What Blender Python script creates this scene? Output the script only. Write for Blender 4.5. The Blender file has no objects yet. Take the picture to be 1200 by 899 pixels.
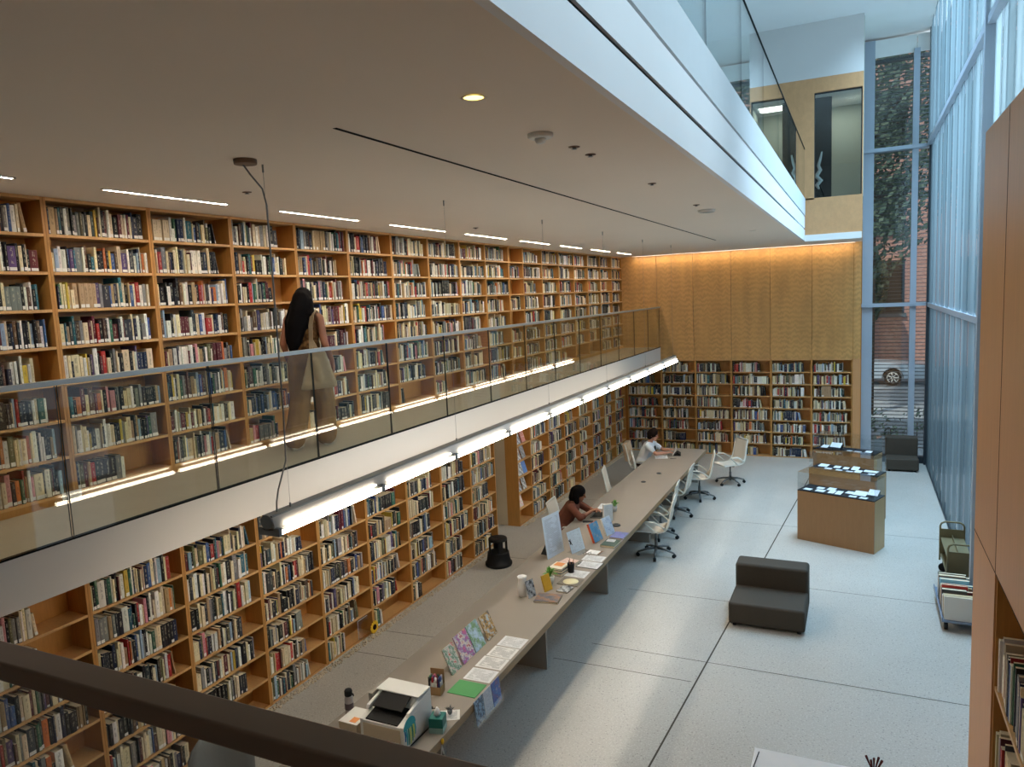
import bpy, bmesh, math, random
from mathutils import Vector, Matrix, Euler
PI = math.pi
C = bpy.context.scene.collection
rng = random.Random(7)

# ------------------------------------------------------------------ helpers
def lin(c):
    return c / 12.92 if c <= 0.04045 else ((c + 0.055) / 1.055) ** 2.4
def S(r, g, b):
    return (lin(r / 255), lin(g / 255), lin(b / 255), 1.0)

class MB:
    """collects shapes, then links them as ONE mesh object"""
    def __init__(self):
        self.v = []; self.f = []; self.m = []; self.uv = []; self.col = []; self.smooth = []
    def face(self, idx, m=0, uv=None, col=None, smooth=False):
        self.f.append(tuple(idx)); self.m.append(m); self.uv.append(uv); self.col.append(col); self.smooth.append(smooth)
    def quad(self, a, b, c, d, m=0, uv=True, col=None):
        n = len(self.v); self.v += [tuple(a), tuple(b), tuple(c), tuple(d)]
        self.face((n, n + 1, n + 2, n + 3), m, [(0, 0), (1, 0), (1, 1), (0, 1)] if uv else None, col)
    def box(self, x0, x1, y0, y1, z0, z1, m=0, M=None, col=None):
        p = [(x0, y0, z0), (x1, y0, z0), (x1, y1, z0), (x0, y1, z0), (x0, y0, z1), (x1, y0, z1), (x1, y1, z1), (x0, y1, z1)]
        self.hexa(p, m, M, col)
    def hexa(self, p, m=0, M=None, col=None):
        if M is not None: p = [tuple(M @ Vector(q)) for q in p]
        n = len(self.v); self.v += p
        for f in ((0, 3, 2, 1), (4, 5, 6, 7), (0, 1, 5, 4), (1, 2, 6, 5), (2, 3, 7, 6), (3, 0, 4, 7)):
            self.face([n + i for i in f], m, [(0, 0), (1, 0), (1, 1), (0, 1)], col)
    def tube(self, pts, r, n=8, m=0, caps=True):
        pts = [Vector(p) for p in pts]
        rs = r if isinstance(r, (list, tuple)) else [r] * len(pts)
        base = len(self.v); up = None
        for i, p in enumerate(pts):
            d = (pts[min(i + 1, len(pts) - 1)] - pts[max(i - 1, 0)]).normalized()
            if up is None:
                up = Vector((0, 0, 1)) if abs(d.z) < 0.9 else Vector((1, 0, 0))
            a = d.cross(up).normalized(); b = a.cross(d).normalized(); up = b
            for k in range(n):
                t = 2 * PI * k / n
                self.v.append(tuple(p + rs[i] * (math.cos(t) * a + math.sin(t) * b)))
        for i in range(len(pts) - 1):
            for k in range(n):
                q = base + i * n; k2 = (k + 1) % n
                self.face((q + k, q + k2, q + n + k2, q + n + k), m, smooth=True)
        if caps:
            self.face([base + k for k in range(n)][::-1], m)
            e = base + (len(pts) - 1) * n
            self.face([e + k for k in range(n)], m)
    def lathe(self, prof, n=20, m=0, c=(0, 0, 0), M=None, caps=True):
        base = len(self.v)
        for (r, z) in prof:
            for k in range(n):
                t = 2 * PI * k / n
                q = Vector((c[0] + r * math.cos(t), c[1] + r * math.sin(t), c[2] + z))
                self.v.append(tuple(M @ q if M is not None else q))
        for i in range(len(prof) - 1):
            for k in range(n):
                q = base + i * n; k2 = (k + 1) % n
                self.face((q + k, q + k2, q + n + k2, q + n + k), m, smooth=True)
        if caps:
            self.face([base + k for k in range(n)][::-1], m)
            e = base + (len(prof) - 1) * n
            self.face([e + k for k in range(n)], m)
    def prism(self, poly, h0, h1, axis='z', m=0, M=None):
        """poly: 2D points ccw; extruded along axis"""
        def P(a, b, h):
            q = {'z': (a, b, h), 'y': (a, h, b), 'x': (h, a, b)}[axis]
            return tuple(M @ Vector(q)) if M is not None else q
        n = len(poly); base = len(self.v)
        self.v += [P(a, b, h0) for a, b in poly] + [P(a, b, h1) for a, b in poly]
        self.face([base + i for i in range(n)][::-1], m); self.face([base + n + i for i in range(n)], m)
        for i in range(n):
            j = (i + 1) % n
            self.face((base + i, base + j, base + n + j, base + n + i), m)
    def ell(self, c, r, n=12, k=8, m=0, rot=None):
        Mx = Matrix.Translation(Vector(c)) @ (Euler(rot).to_matrix().to_4x4() if rot else Matrix.Identity(4))
        prof = [(max(1e-4, math.sin(PI * i / k)), -math.cos(PI * i / k)) for i in range(k + 1)]
        base = len(self.v)
        for (a, z) in prof:
            for j in range(n):
                t = 2 * PI * j / n
                self.v.append(tuple(Mx @ Vector((r[0] * a * math.cos(t), r[1] * a * math.sin(t), r[2] * z))))
        for i in range(k):
            for j in range(n):
                q = base + i * n; j2 = (j + 1) % n
                self.face((q + j, q + j2, q + n + j2, q + n + j), m, smooth=True)
    def cap(self, p0, r0, p1, r1, n=10):
        """tapered capsule"""
        p0 = Vector(p0); p1 = Vector(p1)
        self.tube([p0, p0.lerp(p1, .5), p1], [r0, (r0 + r1) / 2, r1], n)
        self.ell(p0, (r0,) * 3, n, 8); self.ell(p1, (r1,) * 3, n, 8)
    def mesh(self, name, mats=()):
        me = bpy.data.meshes.new(name)
        me.from_pydata(self.v, [], self.f)
        for m in mats: me.materials.append(m)
        me.polygons.foreach_set('material_index', self.m)
        me.polygons.foreach_set('use_smooth', self.smooth)
        if any(u for u in self.uv):
            ul = me.uv_layers.new(name='UVMap'); flat = []
            for f, u in zip(self.f, self.uv):
                for i in range(len(f)):
                    flat += list(u[i]) if u and i < len(u) else [0.0, 0.0]
            ul.data.foreach_set('uv', flat)
        if any(c for c in self.col):
            ca = me.color_attributes.new('Col', 'FLOAT_COLOR', 'CORNER'); flat = []
            for f, c in zip(self.f, self.col):
                c = c or (0.5, 0.5, 0.5, 1)
                flat += list(c) * len(f)
            ca.data.foreach_set('color', flat)
        me.update()
        return me

def obj(name, mb, mats, parent=None, loc=(0, 0, 0), rot=(0, 0, 0), bevel=0, seg=2):
    mats = mats if isinstance(mats, (list, tuple)) else [mats]
    me = mb if isinstance(mb, bpy.types.Mesh) else mb.mesh(name, mats)
    o = bpy.data.objects.new(name, me); C.objects.link(o)
    o.location = loc; o.rotation_euler = rot
    if parent is not None: o.parent = parent
    if bevel:
        bv = o.modifiers.new('Bevel', 'BEVEL'); bv.width = bevel; bv.segments = seg; bv.limit_method = 'ANGLE'; bv.angle_limit = 0.6
        if seg > 1:
            o.data.polygons.foreach_set('use_smooth', [True] * len(o.data.polygons))
            wn = o.modifiers.new('WN', 'WEIGHTED_NORMAL'); wn.keep_sharp = False
    return o
def tag(o, label, cat, group=None, kind=None):
    o['label'] = label; o['category'] = cat
    if group: o['group'] = group
    if kind: o['kind'] = kind
    return o
def thing(name, label, cat, loc=(0, 0, 0), rotz=0, group=None):
    o = bpy.data.objects.new(name, None); C.objects.link(o)
    o.location = loc; o.rotation_euler = (0, 0, rotz); o.empty_display_size = .1
    return tag(o, label, cat, group)
def struct(name, mb, m, parent=None, bevel=0, label=None, cat=None):
    o = obj(name, mb, m, parent, bevel=bevel)
    if parent is None:
        o['kind'] = 'structure'
        if label: o['label'] = label; o['category'] = cat
    return o
def children(o): return [c for c in bpy.data.objects if c.parent is o]
def dup(root, loc, rotz, label, group=None):
    def rec(o, par):
        c = o.copy(); C.objects.link(c); c.parent = par
        for ch in kids.get(o, ()): rec(ch, c)
        return c
    kids = {}
    for o in bpy.data.objects:
        if o.parent: kids.setdefault(o.parent, []).append(o)
    r = rec(root, None)
    r.location = loc; r.rotation_euler = (0, 0, rotz); r['label'] = label
    if group: r['group'] = group
    return r
ORD = ['zeroth', 'first', 'second', 'third', 'fourth', 'fifth', 'sixth', 'seventh', 'eighth', 'ninth', 'tenth', 'eleventh', 'twelfth', 'thirteenth', 'fourteenth', 'fifteenth', 'sixteenth', 'seventeenth', 'eighteenth', 'nineteenth', 'twentieth'] + ['twenty-' + x for x in ('first', 'second', 'third', 'fourth', 'fifth', 'sixth', 'seventh', 'eighth', 'ninth')] + ['thirtieth'] + ['thirty-' + x for x in ('first', 'second', 'third', 'fourth', 'fifth', 'sixth', 'seventh', 'eighth', 'ninth')] + ['fortieth']

# ------------------------------------------------------------------ materials
class N:
    def __init__(self, name):
        self.mat = bpy.data.materials.new(name); self.mat.use_nodes = True
        self.t = self.mat.node_tree; self.n = self.t.nodes; self.l = self.t.links
        self.n.clear(); self.out = self.n.new('ShaderNodeOutputMaterial')
    def add(self, typ, **kw):
        nd = self.n.new(typ)
        for k, v in kw.items():
            if k.startswith('i_'):
                nd.inputs[int(k[2:]) if k[2:].isdigit() else k[2:].replace('_', ' ')].default_value = v
            else: setattr(nd, k, v)
        return nd
    def link(self, a, b): self.l.new(a, b)
    def math(self, op, a, b=None, c=None):
        nd = self.n.new('ShaderNodeMath'); nd.operation = op
        for i, x in enumerate((a, b, c)):
            if x is None: continue
            if isinstance(x, (int, float)): nd.inputs[i].default_value = x
            else: self.l.new(x, nd.inputs[i])
        return nd.outputs[0]
    def mix(self, fac, a, b, blend='MIX'):
        nd = self.n.new('ShaderNodeMix'); nd.data_type = 'RGBA'; nd.blend_type = blend
        for sock, x in ((nd.inputs[0], fac), (nd.inputs[6], a), (nd.inputs[7], b)):
            if isinstance(x, (int, float)): sock.default_value = x
            elif isinstance(x, tuple): sock.default_value = x
            else: self.l.new(x, sock)
        return nd.outputs[2]
    def ramp(self, fac, stops, interp='LINEAR'):
        nd = self.n.new('ShaderNodeValToRGB'); cr = nd.color_ramp; cr.interpolation = interp
        while len(cr.elements) < len(stops): cr.elements.new(0.5)
        for e, (p, c) in zip(cr.elements, stops): e.position = p; e.color = c
        self.l.new(fac, nd.inputs[0]); return nd.outputs[0]
    def bsdf(self, color, rough=.5, spec=.5, metal=0, bump=None, bstr=.1):
        p = self.add('ShaderNodeBsdfPrincipled')
        p.inputs['Metallic'].default_value = metal; p.inputs['Specular IOR Level'].default_value = spec
        for k, x in (('Base Color', color), ('Roughness', rough)):
            if isinstance(x, (int, float, tuple)): p.inputs[k].default_value = x
            else: self.l.new(x, p.inputs[k])
        if bump is not None:
            b = self.add('ShaderNodeBump'); b.inputs['Strength'].default_value = bstr; b.inputs['Distance'].default_value = .01
            self.l.new(bump, b.inputs['Height']); self.l.new(b.outputs[0], p.inputs['Normal'])
        self.l.new(p.outputs[0], self.out.inputs[0]); return p
    def coord(self, which='Object', scale=(1, 1, 1), rot=(0, 0, 0)):
        tc = self.add('ShaderNodeTexCoord'); mp = self.add('ShaderNodeMapping')
        mp.inputs['Scale'].default_value = scale; mp.inputs['Rotation'].default_value = rot
        self.l.new(tc.outputs[which], mp.inputs[0]); return mp.outputs[0]
    def noise(self, vec, scale=5, detail=3, rough=.5):
        nd = self.add('ShaderNodeTexNoise'); nd.inputs['Scale'].default_value = scale
        nd.inputs['Detail'].default_value = detail; nd.inputs['Roughness'].default_value = rough
        if vec is not None: self.l.new(vec, nd.inputs['Vector'])
        return nd.outputs['Fac']

def plain(name, c, rough=.5, spec=.4, metal=0, var=0.06, vs=6.0):
    """paint, plastic or metal with a faint procedural unevenness"""
    k = N(name); nz = k.noise(k.coord('Object'), vs, 2)
    d = tuple(max(0, x * (1 - var)) for x in c[:3]) + (1,); b = tuple(min(1, x * (1 + var)) for x in c[:3]) + (1,)
    k.bsdf(k.mix(nz, d, b), rough, spec, metal); return k.mat
def wood(name, c, amount=.16, rough=.42, scale=(14, 14, 1.2), spec=.4):
    k = N(name); v = k.coord('Object', scale)
    n1 = k.noise(v, 3.0, 4, .6); n2 = k.noise(v, 14.0, 3, .6)
    f = k.math('ADD', k.math('MULTIPLY', n1, .65), k.math('MULTIPLY', n2, .35))
    d = tuple(x * (1 - amount) for x in c[:3]) + (1,); b = tuple(min(1, x * (1 + amount)) for x in c[:3]) + (1,)
    k.bsdf(k.ramp(f, [(.3, d), (.7, b)]), rough, spec); return k.mat
def figured(name, c):
    """curly birch veneer: rippled figure, book-matched in vertical strips"""
    k = N(name); tc = k.add('ShaderNodeTexCoord'); sp = k.add('ShaderNodeSeparateXYZ'); k.link(tc.outputs['Object'], sp.inputs[0])
    xx = k.math('PINGPONG', sp.outputs[0], .115)
    big = k.noise(k.coord('Object', (3, 3, .7)), 1.6, 3)
    n = k.noise(k.coord('Object', (6, 6, 2)), 2.2, 3)
    ph = k.math('ADD', k.math('MULTIPLY', sp.outputs[2], 52.0), k.math('ADD', k.math('MULTIPLY', xx, 22.0), k.math('MULTIPLY', n, 13.0)))
    rip = k.math('MULTIPLY_ADD', k.math('SINE', ph), .5, .5)
    amp = k.math('MULTIPLY', k.math('SUBTRACT', k.noise(k.coord('Object', (2, 2, .8)), 1.1, 2), .22), .9)
    fig = k.math('ADD', k.math('MULTIPLY', rip, amp), k.math('MULTIPLY', big, .75))
    st = k.noise(k.coord('Object', (5, 5, .01)), 1.0, 1)
    fig = k.math('ADD', fig, k.math('MULTIPLY', st, .6))
    d = tuple(x * .82 for x in c[:3]) + (1,); b = tuple(min(1, x * 1.16) for x in c[:3]) + (1,)
    k.bsdf(k.ramp(fig, [(.45, d), (1.1, b)]), .38, .45); return k.mat
def glass(name, tint=(.93, .96, .95, 1), f0=.04, extra=0.0):
    k = N(name)
    g = k.add('ShaderNodeNewGeometry'); dp = k.add('ShaderNodeVectorMath', operation='DOT_PRODUCT')
    k.link(g.outputs['Normal'], dp.inputs[0]); k.link(g.outputs['Incoming'], dp.inputs[1])
    c = k.math('ABSOLUTE', dp.outputs['Value']); s = k.math('POWER', k.math('SUBTRACT', 1.0, c), 5.0)
    f = k.math('MULTIPLY_ADD', s, 1 - f0, f0 + extra)
    tr = k.add('ShaderNodeBsdfTransparent'); tr.inputs[0].default_value = tint
    gl = k.add('ShaderNodeBsdfGlossy'); gl.inputs['Roughness'].default_value = 0.0; gl.inputs[0].default_value = (1, 1, 1, 1)
    mx = k.add('ShaderNodeMixShader'); k.link(f, mx.inputs[0]); k.link(tr.outputs[0], mx.inputs[1]); k.link(gl.outputs[0], mx.inputs[2])
    k.link(mx.outputs[0], k.out.inputs[0]); return k.mat
def emit(name, c, strength):
    k = N(name); e = k.add('ShaderNodeEmission'); e.inputs[0].default_value = c; e.inputs[1].default_value = strength
    k.link(e.outputs[0], k.out.inputs[0]); return k.mat

M = {}
M['shelf'] = wood('honey_birch_ply', S(188, 134, 70), .13)
M['shelf_edge'] = wood('birch_ply_edge', S(206, 158, 100), .12)
M['veneer'] = figured('curly_birch_veneer', S(200, 152, 92))
M['pier'] = wood('beech_veneer', S(204, 150, 100), .07, .45, (10, 10, .5))
M['upper_veneer'] = wood('pale_birch_veneer', S(200, 150, 104), .1, .45, (5, 5, 3))
M['end_panel'] = wood('maple_end_panel', S(170, 112, 46), .1)
M['ceiling'] = plain('ceiling_paint', S(240, 228, 214), .9, .1, var=.02, vs=.8)
M['plaster'] = plain('white_plaster', S(232, 230, 226), .85, .2, var=.025, vs=1.5)
M['plaster_up'] = plain('upper_plaster', S(208, 203, 198), .85, .2, var=.025, vs=1.5)
M['fascia'] = plain('fascia_paint', S(202, 196, 189), .8, .2, var=.02, vs=1.0)
M['beige'] = plain('passage_plaster', S(205, 190, 165), .85, .2, var=.03)
M['black'] = plain('black_gap', S(16, 15, 14), .8, .1)
M['bronze'] = plain('bronze_metal', S(122, 94, 72), .5, .4, .1, .06)
M['steel'] = plain('brushed_rail_steel', S(168, 172, 172), .38, .5, .6, .05)
M['frame'] = plain('window_frame_paint', S(166, 176, 188), .5, .4, .1, .03)
M['dark_frame'] = plain('dark_window_frame', S(52, 58, 64), .5, .4, .2, .05)
M['glass'] = glass('clear_glass')
M['rail_glass'] = glass('balustrade_glass', (.87, .885, .85, 1), .04, .0)
M['upper_glass'] = glass('gallery_glass', (.80, .86, .86, 1), .06, .05)
M['acrylic'] = glass('acrylic_cover', (.965, .975, .975, 1), .03, .0)
M['glass_edge'] = plain('glass_edge', S(26, 34, 30), .3, .5)
M['tube'] = emit('fluorescent_tube', (1.0, .88, .70, 1), 22.0)
M['slim_tube'] = emit('slim_tube', (1.0, .86, .68, 1), 13.0)
M['slot_light'] = emit('slot_light', (1.0, .89, .74, 1), 165.0)
M['cove'] = emit('cove_light', (1.0, .81, .58, 1), 26.0)
M['down_on'] = emit('downlight_glow', (1.0, .78, .22, 1), 3.0)
M['white'] = plain('white_plastic', S(226, 226, 222), .45, .4, var=.03)
M['lampbody'] = plain('lamp_housing', S(176, 174, 170), .6, .3, var=.02)
M['chairw'] = plain('white_chair_plastic', S(224, 224, 216), .45, .4, var=.03)
M['chairmesh'] = plain('woven_chair_mesh', S(206, 198, 184), .8, .2, var=.08, vs=160)
M['chrome'] = plain('chair_aluminium', S(120, 122, 122), .35, .5, .6)
M['rubber'] = plain('black_rubber', S(18, 18, 19), .6, .3)
M['table'] = plain('table_laminate', S(150, 141, 131), .5, .35, var=.03, vs=3)
M['table_edge'] = wood('table_edge_ply', S(150, 126, 92), .12, .5, (1.5, 1.5, 40))
M['table_leg'] = plain('table_leg_laminate', S(150, 146, 138), .6, .3)
M['sofa'] = plain('charcoal_upholstery', S(70, 63, 54), .8, .3, var=.12, vs=60)
M['case'] = wood('display_case_ply_shaded', S(152, 114, 76), .08, .45, (8, 8, 1))  # front plywood, its shade put into the colour as a darker brown
M['case_side_lit'] = wood('display_case_side_lit', S(196, 164, 118), .1, .45, (20, 20, 1))  # same plywood, coloured lighter as the lit side
M['blackmat'] = plain('black_mat_board', S(32, 33, 38), .8, .2)
M['khaki'] = plain('khaki_steel', S(122, 112, 82), .5, .4, .2)
M['bluesteel'] = plain('blue_grey_steel', S(128, 140, 160), .5, .4, .2)
M['skin'] = plain('skin_brown', S(150, 98, 72), .55, .4, var=.05)
M['skin_light'] = plain('skin_light', S(196, 142, 118), .55, .4, var=.05)
M['hair'] = plain('black_hair', S(15, 12, 12), .85, .08, var=.3, vs=40)
M['hair_brown'] = plain('dark_brown_hair', S(36, 24, 20), .85, .08, var=.3, vs=40)

def paper(name, c=S(226, 228, 230), lines=26.0, ink=.45, cover=.62):
    """sheet printed with rows of small marks, UV-mapped"""
    k = N(name); tc = k.add('ShaderNodeTexCoord'); sp = k.add('ShaderNodeSeparateXYZ'); k.link(tc.outputs['UV'], sp.inputs[0])
    u, v = sp.outputs[0], sp.outputs[1]
    row = k.math('FRACT', k.math('MULTIPLY', v, lines))
    inrow = k.math('LESS_THAN', row, .5)
    rid = k.math('FLOOR', k.math('MULTIPLY', v, lines))
    cb = k.add('ShaderNodeCombineXYZ'); k.link(k.math('MULTIPLY', u, 40.0), cb.inputs[0]); k.link(k.math('MULTIPLY', rid, 7.3), cb.inputs[1])
    mark = k.math('GREATER_THAN', k.noise(cb.outputs[0], 1.0, 1), 1 - cover)
    par = k.math('GREATER_THAN', k.noise(k.coord('UV', (1.2, 4.5, 1)), 2.0, 1), .42)
    mg = k.math('MULTIPLY', k.math('GREATER_THAN', u, .1), k.math('MULTIPLY', k.math('LESS_THAN', u, .9), k.math('MULTIPLY', k.math('GREATER_THAN', v, .08), k.math('LESS_THAN', v, .93))))
    f = k.math('MULTIPLY', k.math('MULTIPLY', inrow, mark), k.math('MULTIPLY', mg, par))
    k.bsdf(k.mix(k.math('MULTIPLY', f, ink), c, S(60, 66, 76)), .75, .2); return k.mat
def picture(name, stops, scale=4.0, base=None):
    """an illustrated cover: soft blotches of a few colours, UV-mapped"""
    k = N(name); v = k.coord('UV', (1, 1.3, 1)); tc = v
    n = k.noise(v, scale * .7, 5, .62)
    n2 = k.noise(k.coord('UV', (9, 11, 1)), 1.6, 2)
    col = k.ramp(n, [(.28 + .44 * i / (len(stops) - 1), s) for i, s in enumerate(stops)], 'LINEAR')
    col = k.mix(k.math('MULTIPLY', k.math('GREATER_THAN', n2, .64), .6), col, S(60, 70, 80))
    k.bsdf(col, .45, .4); return k.mat
M['print'] = paper('printed_sheet')
M['print2'] = paper('printed_sheet_dense', S(230, 230, 228), 20.0, .6, .7)
M['poster'] = paper('poster_print', S(206, 218, 232), 30.0, .34, .66)
M['card'] = paper('display_card', S(232, 236, 240), 9.0, .25, .5)
M['bluesheet'] = paper('pale_blue_sheet', S(206, 220, 230), 34.0, .35, .5)

# book covers: colour from the mesh, small title marks along the spine, cloth noise
def book_cover():
    k = N('book_cover'); at = k.add('ShaderNodeAttribute', attribute_name='Col')
    tc = k.add('ShaderNodeTexCoord'); sp = k.add('ShaderNodeSeparateXYZ'); k.link(tc.outputs['UV'], sp.inputs[0])
    u, v = sp.outputs[0], sp.outputs[1]
    g = k.add('ShaderNodeNewGeometry'); pz = k.add('ShaderNodeSeparateXYZ'); k.link(g.outputs['Position'], pz.inputs[0])
    cb = k.add('ShaderNodeCombineXYZ')
    k.link(k.math('MULTIPLY', pz.outputs[0], 60.0), cb.inputs[0]); k.link(k.math('MULTIPLY', pz.outputs[1], 60.0), cb.inputs[1]); k.link(k.math('MULTIPLY', pz.outputs[2], 46.0), cb.inputs[2])
    n = k.noise(cb.outputs[0], 1.0, 2, .6)
    band = k.math('MULTIPLY', k.math('MULTIPLY', k.math('GREATER_THAN', u, .34), k.math('LESS_THAN', u, .66)), k.math('MULTIPLY', k.math('GREATER_THAN', v, .3), k.math('LESS_THAN', v, .93)))
    mark = k.math('MULTIPLY', band, k.math('GREATER_THAN', n, .5))
    lum = k.add('ShaderNodeRGBToBW'); k.link(at.outputs['Color'], lum.inputs[0])
    ink = k.mix(k.math('GREATER_THAN', lum.outputs[0], .22), S(205, 196, 170), S(60, 52, 50))
    col = k.mix(k.math('MULTIPLY', mark, .38), at.outputs['Color'], ink)
    k.bsdf(col, .55, .35); return k.mat
M['book'] = book_cover()
M['page'] = plain('page_edges', S(226, 212, 182), .9, .1, var=.08, vs=90)
M['label'] = plain('spine_sticker', S(236, 232, 224), .6, .3, var=.02)

PAL = [('cream', (224, 206, 168), 24), ('white', (232, 227, 216), 17), ('black', (24, 23, 24), 20), ('charcoal', (54, 55, 60), 9), ('grey', (132, 130, 126), 8), ('tan', (176, 148, 108), 7), ('brown', (92, 66, 50), 5), ('maroon', (94, 36, 42), 4.5), ('red', (176, 48, 46), 3), ('orange', (200, 112, 58), 1.2), ('yellow', (210, 180, 70), 1.8), ('olive', (100, 98, 66), 2.5), ('green', (52, 98, 74), 2.2), ('teal', (44, 98, 110), 3.2), ('blue', (62, 88, 138), 2.8), ('navy', (32, 40, 66), 6), ('pink', (206, 138, 142), 1.5), ('purple', (84, 66, 108), 1.4), ('pale blue', (156, 178, 196), 2.5)]
PALW = [p[2] for p in PAL]
def pick_colour(r):
    p = r.choices(PAL, PALW)[0]
    j = r.uniform(.88, 1.08)
    return p[0], tuple(lin(min(255, max(0, c * j + r.uniform(-5, 5))) / 255) for c in p[1]) + (1,)

# ------------------------------------------------------------------ camera
R = ((0.9046716891148859, 0.423740769527406, -0.044865300114241474), (0.008545879251862596, -0.12331229877588953, -0.9923311165726983), (-0.4260235942548626, 0.8973504539537089, -0.11517838307269601))
FPX = 861.73
cam = bpy.data.cameras.new('camera'); camo = bpy.data.objects.new('camera', cam); C.objects.link(camo)
rx, ry, rz = (Vector(r) for r in R)
mw = Matrix.Identity(4)
for i in range(3):
    mw[i][0] = rx[i]; mw[i][1] = -ry[i]; mw[i][2] = -rz[i]
mw[2][3] = 4.2
camo.matrix_world = mw
cam.sensor_width = 36; cam.sensor_fit = 'HORIZONTAL'; cam.lens = FPX / 1200 * 36; cam.clip_start = .05; cam.clip_end = 300
bpy.context.scene.camera = camo
def project(p):
    d = Vector(p) - Vector((0, 0, 4.2)); z = rz.dot(d)
    if z < .05: return None
    return 600 + FPX * rx.dot(d) / z, 449.5 + FPX * ry.dot(d) / z, z

# ------------------------------------------------------------------ setting
YB = 18.9          # face of the far wall
SX = -5.63         # face of the long shelving wall
CZ = 5.13          # ceiling over the balcony
BZ = 2.755         # balcony floor
def terrazzo():
    k = N('terrazzo_floor'); v = k.coord('Object')
    big = k.noise(v, .35, 4, .55); fine = k.noise(v, 55, 3, .7); mid = k.noise(v, 5, 4, .6)
    c = k.ramp(big, [(.3, S(174, 169, 160)), (.7, S(194, 190, 182))])
    c = k.mix(k.math('MULTIPLY', mid, .25), c, S(176, 172, 166))
    vo = k.add('ShaderNodeTexVoronoi'); vo.inputs['Scale'].default_value = 26; k.link(v, vo.inputs['Vector'])
    sp = k.math('LESS_THAN', vo.outputs['Distance'], .2)
    c = k.mix(k.math('MULTIPLY', sp, .5), c, S(112, 108, 102))
    c = k.mix(k.math('MULTIPLY', k.math('GREATER_THAN', fine, .55), .35), c, S(222, 220, 214))
    k.bsdf(c, k.math('MULTIPLY_ADD', mid, .2, .22), .5); return k.mat
M['floor'] = terrazzo()
b = MB(); b.box(-8.2, 1.55, -3, 19.0, -.12, 0)
struct('floor', b, M['floor'])
M['joint'] = plain('saw_cut_joint', S(84, 78, 70), .9, .1)
b = MB()
def strip(a, c, w=.008):
    a = Vector((*a, .0015)); c = Vector((*c, .0015)); d = (c - a).normalized(); n = Vector((-d.y, d.x, 0)) * w
    b.quad(a - n, c - n, c + n, a + n)
strip((-1.9, 2.2), (-.85, 18.6), .009)
for p, q in (((-2.9, 8.03), (1.35, 8.04)), ((-3.0, 13.37), (1.35, 13.33)), ((-2.95, 9.78), (-1.42, 9.79)), ((-1.3, 10.6), (1.35, 10.57)), ((-5.5, 6.85), (-4.0, 6.95)), ((-5.5, 7.45), (-4.0, 7.58)), ((-3.2, 7.53), (-1.6, 7.55)), ((-5.5, 10.4), (-4.1, 10.45)), ((-5.5, 14.0), (-4.1, 14.03)), ((-1.75, 4.8), (.7, 4.8)), ((-5.5, 4.4), (-4, 4.45))):
    strip(p, q, .005)
struct('trim_1', b, M['joint'])
# pebble bed along the shelving
M['pebble'] = plain('river_pebbles', S(204, 190, 168), .8, .2, var=.3, vs=14)
b = MB(); r = random.Random(3)
for (y0, y1) in ((2.0, 11.0), (12.0, 18.8)):
    n = int((y1 - y0) * 150)
    for i in range(n):
        s = r.uniform(.010, .02)
        b.ell((r.uniform(SX + .026, SX + .115), r.uniform(y0, y1), s * .45), (s * r.uniform(.7, 1.2), s * r.uniform(.7, 1.2), s * .6), 6, 4, rot=(r.uniform(-.4, .4), r.uniform(-.4, .4), r.uniform(0, 3)))
o = obj('pebbles', b, M['pebble']); tag(o, 'strip of small pale pebbles along the foot of the hall bookcases', 'pebbles', kind='stuff')

b = MB(); b.box(-6.0, -5.9, -3, 11.03, 0, CZ); b.box(-6.0, -5.9, 11.95, 19.0, 0, CZ); b.box(-6.0, -5.9, 11.03, 11.95, 2.43, CZ); b.box(-6.0, -5.9, -3, 19.0, CZ + .3, 9.7)
struct('wall_left', b, M['plaster'])
b = MB(); b.box(-8.2, -5.865, 11.942, 12.1, 0, 2.43); b.box(-8.3, -8.2, 10.9, 12.1, 0, 2.43); b.box(-8.2, -6.0, 10.9, 11.03, 0, 2.43); b.box(-8.3, -5.9, 10.9, 12.1, 2.43, 2.5)
struct('wall_passage', b, M['beige'])
# far wall: figured panels above the far bookcases
b = MB(); b.box(-6, -.125, YB + .26, YB + .4, 0, CZ); b.box(-.125, .06, YB + .02, YB + .4, 0, CZ + .3); b.box(-6, .04, YB + .04, YB + .3, 2.42, CZ + .3)
struct('wall_back', b, M['end_panel'])
px = [-5.9, -4.726, -3.8, -2.871, -1.95, -1.011, -.119, .045]
for i in range(7):
    b = MB(); z0 = 2.43
    b.box(px[i] + .004, px[i + 1] - .004, 0, .04, z0, CZ)
    struct('trim_%d' % (i + 2), b, M['veneer']).location = (0, YB, 0)
b = MB(); b.box(-.119, .045, YB, YB + .04, 0, 2.425); struct('trim_9', b, M['pier'])
# balcony slab
b = MB(); b.box(-5.95, -4.66, -3, YB, 2.43, BZ); struct('slab_balcony', b, M['fascia'])
M['bfloor'] = plain('balcony_floor', S(176, 166, 148), .5, .35, var=.06, vs=4)
b = MB(); b.box(-5.9, -4.70, -3, YB, BZ, BZ + .004); struct('floor_balcony', b, M['bfloor'])
b = MB(); b.box(-4.69, -4.655, -3, YB, BZ, BZ + .014); struct('trim_10', b, M['black'])
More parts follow.
